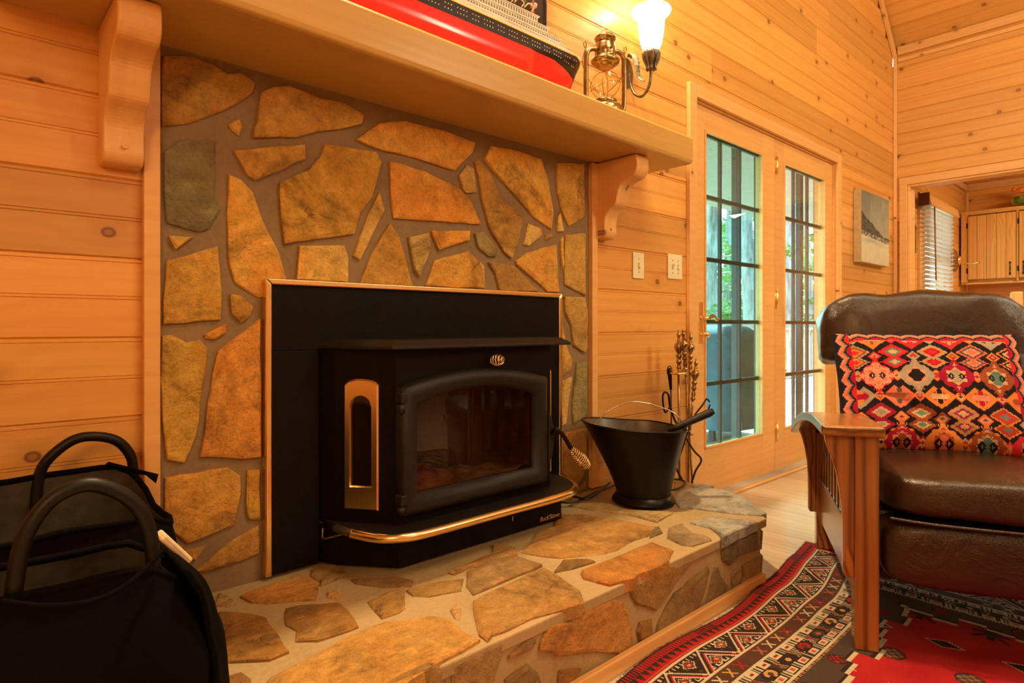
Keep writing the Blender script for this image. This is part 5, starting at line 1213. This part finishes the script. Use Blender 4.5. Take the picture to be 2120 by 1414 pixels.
# ------------------------------------------------------------------ rug
RUGROT = math.radians(1.0); RC = Vector((2.56, -.605, .006))
RED = (.38, .010, .012); DRK = (.030, .014, .011); CRE = (.56, .46, .30); RSTc = (.40, .10, .045); GRB = (.070, .042, .030); ORG = (.55, .28, .10); BRW = (.10, .038, .02); PNK = (.50, .09, .07)
def border(s, t):
    """s along the edge, t distance from the edge (m)"""
    if t < .026: return (DRK if (s*1000 % 11) < 4.5 else RED) if t > .004 else DRK
    if t < .054:
        p = (s*100 % 2.6)/2.6; z = abs(2*p-1); k = (t-.026)/.028
        return DRK if k < z*.85 else (RED if k < .93 else RSTc)
    if t < .060: return RED
    if t < .066: return CRE
    if t < .150:
        k = (t-.066)/.084; P = .155; p = (s/P) % 1; up = int(s/P) % 2
        z = abs(2*p-1)             # 0..1 zigzag
        d = k-(1-z)*.92-.04
        if abs(d) < .045: return CRE
        if abs(d-.11) < .04: return DRK
        if abs(d-.19) < .045: return RED
        if abs(d-.27) < .035: return CRE
        if abs(d+.11) < .04: return DRK
        qx = (2*p-1) if d < 0 else ((2*((p+.5) % 1))-1); ky = k-.30 if d < 0 else k-.68
        m_ = abs(qx)/.30+abs(ky)/.20
        if m_ < .3: return ORG
        if m_ < .62: return RED if up else RSTc
        if m_ < .95: return BRW
        if m_ < 1.15: return CRE
        h = (int(s*1000/9)+int(k*9)*3) % 7
        if abs(k-.12) < .07 or abs(k-.88) < .07:
            c1 = (s*1000 % 34)
            return CRE if c1 < 5 or (c1 < 22 and abs(abs(k-.5)-.41) < .014) or 17 < c1 < 22 else DRK
        return DRK if h else BRW
    if t < .157: return CRE
    if t < .200:
        k = (t-.157)/.043; p = (s/.052) % 1; i = int(s/.052) % 5
        c = (RED, ORG, CRE, RSTc, BRW)[i]; x = (p-.5)*1.2; y = (k-.5)
        if abs(abs(x)-abs(y)*.9) < .085 and abs(y) < .36: return c
        if abs(x)+abs(y) < .13: return (CRE, RED, ORG)[i % 3]
        if k < .1 or k > .92: return BRW
        return BRW if (int(s*300)+int(k*4)) % 2 else (.07, .03, .02)
    if t < .206: return CRE
    if t < .290:
        k = (t-.206)/.084; P = .066
        for (kk, off) in ((.16, 0), (.84, .5)):
            p = ((s/P+off) % 1)-.5; y = (k-kk)
            if abs(y) < .14:
                if abs(p) < .12 and abs(y) < .055: return RED if kk < .5 else PNK
                if abs(p) < .26 and abs(y) < .125: return CRE
                if abs(p) < .34: return DRK
                return CRE if (int(s*700) % 2) else GRB
        p = (s/.10) % 1; i = int(s/.10) % 4; x = p-.5; y = k-.5
        c = (RED, DRK, ORG, GRB)[i]; c2 = (CRE, ORG, DRK, RSTc)[i]
        m_ = math.hypot(x*1.15, y*1.3)
        if m_ < .11: return c2 if i % 2 else GRB
        if m_ < .24 and not (x > 0 and y > .05): return c
        if abs(x)+abs(y)*.6 < .38: return DRK
        return c2 if (int(s*260)+int(k*10)) % 3 == 0 else GRB
    if t < .296: return CRE
    if t < .304: return DRK if (s*1000 % 9) < 5 else ORG
    return None
def star(x, y, R, cin, cmid):
    m_ = max(abs(x), abs(y))+min(abs(x), abs(y))*.45
    if m_ > R: return None
    if m_ > R*.86: return DRK
    q = (int((x+9)/(R*.33))+int((y+9)/(R*.33))) % 2
    return cin if q else cmid
def rugcol(X, Y, LX, LY):
    # X: distance from the far short edge, Y: distance from the long edge beside the hearth
    t = min(X, Y, LX-X, LY-Y); s = X if t in (Y, LY-Y) else Y
    if abs(X-Y) < .0 : pass
    c = border(s, t)
    if c is not None: return c
    # grey-brown ground around the red field with stepped outline
    st_ = .365+.030*(int((s*100) % 26/13)) + .018*(int((s*100) % 13/6.5))
    cor = (X-.30)+(Y-.30)+.32
    if t < st_ or cor < .28:
        if st_-t < .014 and cor > .28 or 0 < .28-cor < .018: return CRE
        if st_-t < .022 and cor > .28: return DRK
        ss = ((s % .19)-.095, t-.335)
        r_ = star(ss[0], ss[1], .026, RED, DRK)
        return r_ or GRB
    gx = ((X % .16)-.08)*1.45; gy = (((Y+.085*(int(X/.16) % 2)) % .17)-.085)*1.45; i = (int(X/.16)*3+int((Y+.085*(int(X/.16) % 2))/.17)*5) % 5
    if i in (0, 3) and (int(X/.16)+int(Y/.17)) % 2 == 0: r_ = star(gx, gy, .062, CRE, ORG) if abs(gx % .022-.011) > .0025 and abs(gy % .022-.011) > .0025 or star(gx, gy, .062, CRE, ORG) is None else DRK
    elif i == 1: r_ = DRK if (abs(gx) < .012 or abs(gy) < .012 or abs(abs(gx)-abs(gy)) < .009) and max(abs(gx), abs(gy)) < .062 else None
    elif i == 2: r_ = star(gx, gy, .05, GRB, (.25, .10, .05))
    elif i == 3: r_ = CRE if abs(abs(gx)-.03) < .007 and abs(gy) < .05 or (abs(gy) < .007 and abs(gx) < .03) else (DRK if abs(gx) < .045 and abs(gy) < .03 else None)
    else: r_ = DRK if abs(gx)+abs(gy)*.5 < .03 else (CRE if abs(gx)+abs(gy)*.5 < .036 else None)
    if r_: return r_
    n_ = mnoise.noise(Vector((X*9, Y*9, 0))); return lerp((.36, .006, .010), (.47, .018, .018), .5+n_)
LX, LY = 2.0, 1.75
ex = Vector((-math.cos(RUGROT), -math.sin(RUGROT), 0)); ey = Vector((math.sin(RUGROT), -math.cos(RUGROT), 0))
def rugpos(u, v):
    X, Y = u*LX, v*LY
    # straight beside the hearth strip, rising slightly in soft folds near the far corner
    z = .010*math.exp(-((X-.28)/.10)**2)*math.exp(-(Y/.30)**2)+.004*math.exp(-((X-.6)/.08)**2)*math.exp(-(Y/.3)**2)+.0012*mnoise.noise(Vector((X*8, Y*8, 1)))
    wob = .012*math.sin(X*9+.6)*math.exp(-Y/.15)
    ss_ = min(1, max(0, X/.5)); p = RC+ex*X+ey*(Y+wob+.078*ss_*ss_*(3-2*ss_)); 
    p.z += max(0, z)+.004
    return p
rug = thing('oriental_rug', 'red oriental rug with dark zigzag borders beside the hearth', 'rug', (1.7, -1.4, .004))
ro = col_grid('pile', int(LX/.0037), int(LY/.0037), rugpos, lambda u, v: rugcol(u*LX, v*LY, LX, LY), attr_mat('wool_pile', .95, 700, .5, .2, .0), rug, flip=True, smooth=True)
m = MB(); m.grid(lambda u, v: (lambda p: Vector((p.x, p.y, p.z-.0035-.0*v)))(rugpos(u, v)), 60, 50); part(m, 'backing', plain('rug_backing', (.12, .06, .04), .9), rug)
fr = MB(); rr = random.Random(4)
for i in range(900):
    u = rr.random()*.75; p = rugpos(u, 0); q = p+Vector((rr.gauss(0, .004), abs(rr.gauss(.004, .003)), rr.uniform(0, .004)))
    fr.add([p+Vector((-.0008, 0, 0)), p+Vector((.0008, 0, 0)), q], [(0, 1, 2)])
tag(part(fr, 'edge_fringe', plain('fringe', (.10, .02, .02), .9), rug, normals=False), kind='stuff')

# ------------------------------------------------------------------ armchair
CH = Vector((1.797, -1.048, .010)); CR = math.radians(-62.0)
ch = thing('leather_armchair', 'brown leather recliner armchair with slatted oak arms on the rug', 'armchair', CH, rz=CR)
MC = wm(ch)
def oakv(name, x0, x1, y0, y1, z0, z1, par=ch, bev=.004):      # vertical grain
    return MB().box(0, z1-z0, 0, y1-y0, 0, x1-x0).build(name, oak_dark, par, M=MC @ frame((x1, y0, z0), (0, 0, 1), (-1, 0, 0)), bevel=bev, seg=3)
def zarm(y):
    ks = [(-.05, .606), (.12, .606), (.2, .604), (.3, .597), (.4, .585), (.5, .569), (.6, .549), (.7, .525), (.8, .497), (.9, .462)]
    for (a, b), (c, d) in zip(ks, ks[1:]):
        if y <= c: return b+(d-b)*(y-a)/(c-a)
    return ks[-1][1]
corb = [(0, .572), (-.072, .572), (-.070, .553), (-.056, .515), (-.044, .475), (-.036, .43), (-.030, .38), (-.028, .33), (-.027, .20), (-.022, .190), (0, .190)]
corb2 = [(0, .492), (-.068, .492), (-.064, .47), (-.050, .43), (-.040, .39), (-.032, .34), (-.028, .28), (-.027, .15), (-.022, .14), (0, .14)]
def corbelpart(cb_, x0, sgn, y0, y1):
    m = MB(); m.prism([(z, sgn*a) for a, z in cb_], 0, y1-y0, 'y')
    # local frame: x = up (grain), y = depth, z = outward(-x of chair)
    M = MC @ frame((x0, y0, 0), (0, 0, 1), (-1, 0, 0))
    m.v = [(v[0], v[1], -v[2]) for v in m.v]
    return m.build('arm_corbel', oak_dark, ch, M=M, bevel=.003, seg=2)
AW = .72
for side, xo in ((1, 0), (-1, AW)):
    xa, xb = (0, .058) if side == 1 else (AW-.058, AW)
    oakv('front_leg', xa, xb, 0, .058, 0, .574); oakv('rear_leg', xa, xb, .80, .858, 0, zarm(.83)-.032)
    corbelpart(corb, xa if side == 1 else xb, side, .006, .032); corbelpart(corb2, xa if side == 1 else xb, side, .81, .836)
    # bowed arm
    x0_, x1_ = (-.085, .066) if side == 1 else (AW-.066, AW+.085)
    m = MB(); rings = []
    for i in range(25):
        y = -.035+i*(.93/24); zt_ = zarm(y)
        rings.append([(x0_, y, zt_-.030), (x1_, y, zt_-.030), (x1_, y, zt_), (x0_, y, zt_)])
    m.bridge([[(r[1], -0.0+r[0], r[2]) for r in rg_] for rg_ in rings], smooth=False, cap0=True, cap1=True)
    M = MC @ Matrix.Rotation(PI/2, 4, 'Z') @ Matrix.Scale(1, 4)
    m.v = [tuple((Matrix.Rotation(-PI/2, 4, 'Z') @ Vector((v[1], v[0], v[2])))) for v in m.v]
    m.build('arm_rest', oak_dark, ch, M=M, bevel=.007, seg=3)
    xs = .012 if side == 1 else AW-.034
    MB().box(0, .742, 0, .022, 0, .165).build('side_rail', oak_dark, ch, M=MC @ frame((xs+.022, .058, .115), (0, 1, 0), (0, 0, 1)), bevel=.003)
    for i in range(11):
        y = .075+i*.066
        oakv('side_slat', xs+.004, xs+.018, y, y+.030, .279, zarm(y+.015)-.028, bev=.002)
def puffy(cx, cy, cz, sx, sy, sz, e=3.2, n=34, wr=.006, seed=0, rx=0, fn=None, freq=9):
    """soft cushion: rounded box surface with wrinkles; sizes are half extents"""
    m = MB(); R = Matrix.Rotation(rx, 4, 'X')
    def f(u, v):
        a = 2*PI*u; ph = PI*v-PI/2
        cp, sp_ = math.cos(ph), math.sin(ph)
        g_ = lambda w_, k: math.copysign(abs(w_)**(2/k), w_)
        x = g_(cp, e)*g_(math.cos(a), e); y = g_(cp, e)*g_(math.sin(a), e); z = g_(sp_, e)
        p = Vector((x*sx, y*sy, z*sz)); q = p*freq+Vector((seed*7.3, 0, 0))
        nn = Vector((x, y, z)).normalized(); wv = mnoise.noise(q)*wr+mnoise.noise(q*2.7)*wr*.4
        p += nn*wv
        if fn: p = fn(p)
        p = R @ p
        return (cx+p.x, cy+p.y, cz+p.z)
    m.grid(f, n*2, n, closed_u=True); return m
SXC, SHW = .36, .295
puffy(SXC, .29, .425, SHW, .335, .060, 5, 36, .007, 1, fn=lambda p: Vector((p.x, p.y, p.z+(.012*(1-(p.x/.3)**2) if p.z > 0 else 0)-(0 if p.y > -.28 else .0))), freq=6).build('seat_cushion', leather, ch)
puffy(SXC, .065, .272, SHW, .085, .088, 5.5, 30, .004, 2, freq=5).build('footrest_panel', leather, ch)
MB().box(.07, .65, .10, .80, .16, .36).build('seat_base', leather, ch, bevel=.02)
puffy(SXC, .66, .64, .285, .075, .235, 5, 34, .008, 3, rx=math.radians(-13), freq=7).build('back_cushion', leather, ch)
def headfn(p):
    k = 1-.10*max(0, -p.z/.13); return Vector((p.x, p.y*k, p.z-.010*(p.x/.33)**2-.022*(p.x/.31)**8))
puffy(SXC-.045, (.735), .856, .315, .115, .128, 5.2, 48, .016, 4, rx=math.radians(-10), fn=headfn, freq=8).build('headrest_cushion', leather, ch)
MB().box(.08, .64, .76, .82, .30, .92).build('back_panel', leather, ch, bevel=.02)
# end seams and pleats of the headrest
for sx_ in ():
    pts = []
    for i in range(40):
        a = 2*PI*i/40; g_ = lambda w_: math.copysign(abs(w_)**.55, w_)
        p = Matrix.Rotation(math.radians(-10), 4, 'X') @ Vector((sx_*.262, g_(math.cos(a))*.117, g_(math.sin(a))*.124)); pts.append((SXC-.045+p.x, .735+p.y, .882+p.z))
    MB().tube(pts, .0045, 6, closed=True).build('welt_seam', leather, ch)
for (x, z, l) in ((.10, .375, .5), ): MB().tube(spline([(.075, -.035, .372), (.2, -.043, .366), (.5, -.043, .364), (.64, -.035, .37)], 6), .0045, 6).build('welt_seam', leather, ch)
# ------------------------------------------------------------------ kilim pillow
PW_, PH_ = .535, .425
pb = MC @ Vector((.283, .335, .474)); 
pil = thing('kilim_pillow', 'woven kilim pillow of bright diamonds on black against the armchair back', 'pillow', pb, rz=CR)
MPl = wm(pil)
K_ = (.012, .008, .012); NV = (.012, .012, .028); CO = (.80, .20, .10); RD = (.68, .025, .035); CRM_ = (.42, .008, .05); OR_ = (.78, .27, .05); RU = (.36, .085, .03); CR_ = (.66, .50, .24); TE = (.12, .26, .21); GY = (.42, .38, .25); PK = (.85, .35, .22); SL = (.10, .09, .09)
pals = [(OR_, RU, CR_, TE), (GY, OR_, CRM_, RD), (OR_, GY, CRM_, CR_), (RD, RD, GY, CR_), (CO, SL, PK, CO), (OR_, RU, RD, TE), (RD, PK, CO, PK), (OR_, K_, CR_, RD), (GY, RU, RD, PK), (GY, GY, PK, K_), (OR_, CRM_, PK, RU), (GY, RU, OR_, RD), (CRM_, CRM_, CR_, GY), (OR_, OR_, RU, CO), (RD, RD, TE, CR_), (RU, RU, CR_, TE)]
def kil(u, v):
    U, V = int(u*150), int(v*116)
    # zigzag border
    for (d, s) in ((U, V), (149-U, V), (115-V, U)):
        if d < 13:
            z = abs((s % 14)-7)*.55
            q = d-1.2-z
            if q < 0: return NV
            if q < 2.2: return PK
            if q < 4.0: return CO
            if q < 5.0: return (.10, .25, .22)
            if q < 6.6: return K_
            if d > 8 and q > 6.6: return RD if (s//14) % 2 else CRM_
            return K_
    a, b = 31.0, 20.0
    x, y = U-14.5, V+6.0
    best = None
    r = int(y/b)
    for rr_ in (r-1, r, r+1):
        off = a/2 if rr_ % 2 else 0
        c_ = round((x-off)/a)
        dx, dy = x-off-c_*a, y-(rr_+.5)*b
        m_ = abs(dx)/(a*.48)+abs(dy)/(b*.93)
        if best is None or m_ < best[0]: best = (m_, dx, dy, c_, rr_)
    m_, dx, dy, c_, rr_ = best
    p = pals[(c_*3+rr_*5+7) % len(pals)]; sty = rr_ % 3
    ax, ay = abs(dx), abs(dy)
    if sty == 0:   # stepped cross medallion
        ax /= 1.16; ay /= 1.16; dx /= 1.16
        sh_ = max(ax*.95+ay*.75-(2.2 if (int(ax/3)+int(ay/3)) % 2 else 0), 0)
        sh_ = min(max(abs(dx+dy*.0)*.9, ay*1.15), sh_) if ax > 2 and ay > 2 else sh_*.9
        if sh_ > 10.5: m2 = 9
        else: m2 = sh_
        if m2 == 9: pass
        else:
            if m2 > 8.2: return p[0]
            if m2 > 5.6: return p[1]
            if m2 > 3.6: return p[2]
            if m2 > 1.6: return K_ if ax > ay else p[3]
            return p[3]
    elif sty == 1:  # two stacked diamonds (hourglass)
        for cy, s_ in ((4.8, 1.16), (-6.0, .96)):
            q = ax/(11.*s_)+abs(dy-cy)/(7.4*s_)
            if q < 1:
                if q > .82: return p[0]
                if q > .60: return p[1]
                if q > .36: return p[2]
                return p[3]
    else:
        ax /= 1.1; ay /= 1.1
        q = ax/12.5+ay/11.
        if ay > 6 and ax < (ay-6)*1.3 and dy > 0: q = 2
        if q < 1:
            if q > .80: return p[0]
            if q > .62: return p[0] if sty else p[1]
            if ay < 2.2 and ax < 6: return p[2]
            if 2.5 < ax < 5.5 and 2.4 < ay < 5: return p[3]
            if ax < 1.6: return p[1]
            return p[0]
    # small diamonds between medallions
    x2 = (x+ (0 if r % 2 else a/2)); dx2 = x2-round(x2/a)*a; dy2 = y-(r+.5)*b
    q = abs(dx2)/6.+abs(dy2)/5.5
    p2 = pals[(round(x2/a)*5+r*3+2) % len(pals)]
    if q < 1:
        if q > .62: return p2[0]
        if q > .30: return p2[2]
        return p2[1]
    return K_
def pilpos(u, v, side):
    x = (u-.5)*2; y = v*2-1
    edge = max(0, (1-abs(x)**2.6))*max(0, (1-abs(y)**2.6)); th_ = .078*edge**.42
    # corners pull in between, sides bow inward
    sx_ = PW_/2*(1-.035*(1-abs(y)**2)); sy_ = PH_/2*(1-.05*(1-abs(x)**2))
    px_ = x*sx_; pz_ = y*sy_+PH_/2
    fold = .007*mnoise.noise(Vector((x*2.2, y*2.2, side)))+.004*mnoise.noise(Vector((x*6, y*6, 3+side)))
    if y < -.2: fold += -.014*math.exp(-((x*.8+y*.9+.55)/.09)**2)*edge
    d = (-th_-fold*edge**.3) if side > 0 else (th_*.55)
    p = Matrix.Rotation(math.radians(-30), 4, 'X') @ Vector((px_, d, pz_))
    p.y += .0; return MPl @ p
col_grid('woven_front', 300, 232, lambda u, v: pilpos(u, v, 1), lambda u, v: (lambda c: (c[0]*.86, c[1]*.72, c[2]*.74))(kil(u, v)), attr_mat('kilim_wool', .95, 900, .35, .2), pil, smooth=True)
m = MB(); m.grid(lambda u, v: pilpos(u, v, -1), 40, 30); part(m, 'back_cover', plain('navy_back', (.012, .012, .02), .9), pil)

# ------------------------------------------------------------------ canvas totes
def tote(name, label, x0, x1, y0, y1, z0, zb, zf, zc, handles, lip=.0, seed=0, bulge=.03):
    t = thing(name, label, 'tote bag', ((x0+x1)/2, (y0+y1)/2, z0))
    nx = 72
    def rimz(x, y):
        v = (y-y0)/(y1-y0)      # 0 rear(y0=wall side) .. 1 front
        u = (x-x0)/(x1-x0)
        return zb*(1-v)+zf*v-(zb-zc)*max(0, (u-.86)/.14)**2
    def f(u, v, inn=0.):
        a = 2*PI*u; ca, sa = math.cos(a), math.sin(a); k = (abs(ca)**7+abs(sa)**7)**(-1/7)
        b_ = bulge*math.sin(PI*min(1, v*1.02))
        hx = (x1-x0)/2+b_*.6-inn; hy = abs(y1-y0)/2+b_-inn
        x = (x0+x1)/2+ca*k*hx; y = (y0+y1)/2+sa*k*hy
        xr = min(max(x, min(x0, x1)), max(x0, x1)); yr = min(max(y, min(y0, y1)), max(y0, y1))
        z = z0+.002+v*(rimz(xr, yr)-z0)
        w_ = .010*mnoise.noise(Vector((x*9, y*9+seed, z*7)))+.004*mnoise.noise(Vector((x*25, y*25+seed, z*20)))
        x += w_*ca; y += w_*sa; z += (.012*mnoise.noise(Vector((x*8+seed, y*8, 2))))*v**3
        return (x, y, z)
    m = MB(); m.grid(lambda u, v: f(u, v), nx, 20, closed_u=True); m.add([f(i/nx, 0) for i in range(nx)], [tuple(range(nx))]); part(m, 'canvas_body', canvas, t)
    m = MB(); m.grid(lambda u, v: f(u, .10+.9*v, .006), nx, 14, closed_u=True); part(m, 'inner_lining', plain('lining', (.05, .035, .018), .8, 0, .3, 40, .3), t)
    m = MB(); m.tube([f(i/nx, 1.0, .003) for i in range(nx)], .006, 7, closed=True); part(m, 'rim_binding', canvas, t)
    for pts in handles:
        part(MB().tube(spline(pts, 8), .0105, 12), 'loop_handle', black_tube, t)
    return t, f
rz_ = HZT+.006
yb = -.075
rt, _ = tote('log_tote', 'black canvas log carrier against the plank wall, behind the other one', -.20, .318, yb, -.385, rz_, .575, .530, .530,
    [[(.128, yb, .50), (.132, yb, .565), (.146, yb-.005, .605), (.185, yb-.01, .640), (.222, yb-.01, .646), (.265, yb-.008, .632), (.292, yb-.004, .598), (.300, yb, .56), (.302, yb, .50)]], seed=1)
m = MB(); m.add([(.24, yb, .575), (.325, yb-.005, .552), (.345, yb-.02, .548), (.335, yb-.05, .54), (.32, yb-.03, .56), (.25, yb-.02, .59)], [(0, 1, 2, 3, 4, 5)]); o_ = part(m, 'corner_flap', canvas, rt); o_.modifiers.new('s', 'SOLIDIFY').thickness = .006
def F(px, py, Y=-.56): return onY(px, py, Y)
ft, ff = tote('log_tote', 'black canvas log carrier in front, its rounded side over the hearth edge', -.30, .275, -.45, -.62, rz_, .520, .520, .47,
    [[F(28, 1260, -.60), F(30, 1215, -.60), F(45, 1130, -.60), F(75, 1070, -.60), F(120, 1025, -.60), F(185, 1003, -.60), F(250, 1022, -.60), F(292, 1060, -.60), F(312, 1115, -.60), F(318, 1180, -.60)]], seed=5, bulge=.045)
# drooping side gusset of the front carrier
def gus(u, v):
    a = u*PI; x = .262+.082*math.sin(min(PI/2, v*1.9))*(.55+.45*math.sin(a)); y = -.475-.16*u
    z = .515-.045*v-.245*v**1.6; z = max(z, rz_+.004); return (x+.006*mnoise.noise(Vector((u*5, v*5, 1))), y, z)
m = MB(); m.grid(gus, 18, 18); o_ = part(m, 'side_gusset', canvas, ft); o_.modifiers.new('s', 'SOLIDIFY').thickness = .008
m = MB(); m.tube(spline([F(2, 1245, -.66), F(90, 1255, -.67), F(190, 1245, -.67), F(270, 1205, -.66), F(340, 1135, -.62)], 8), .004, 7); part(m, 'front_seam', canvas, ft)
lg = thing('split_log', 'pale split log end showing between the two canvas carriers', 'log', (.30, -.42, .40))
pa, pb_ = onY(352, 1112, -.43), onY(384, 1142, -.43)
dd = (pb_-pa).normalized()
MB().box(0, (pb_-pa).length+.03, -.03, .012, -.014, .0).build('wood', plain('split_wood', (.80, .58, .34), .7, 0, .2, 40, .3), lg, M=frame(pa-dd*.02, dd, dd.cross(Vector((0, 1, 0))) if 0 else Vector((0, 1, 0)).cross(dd)*-1), bevel=.004)
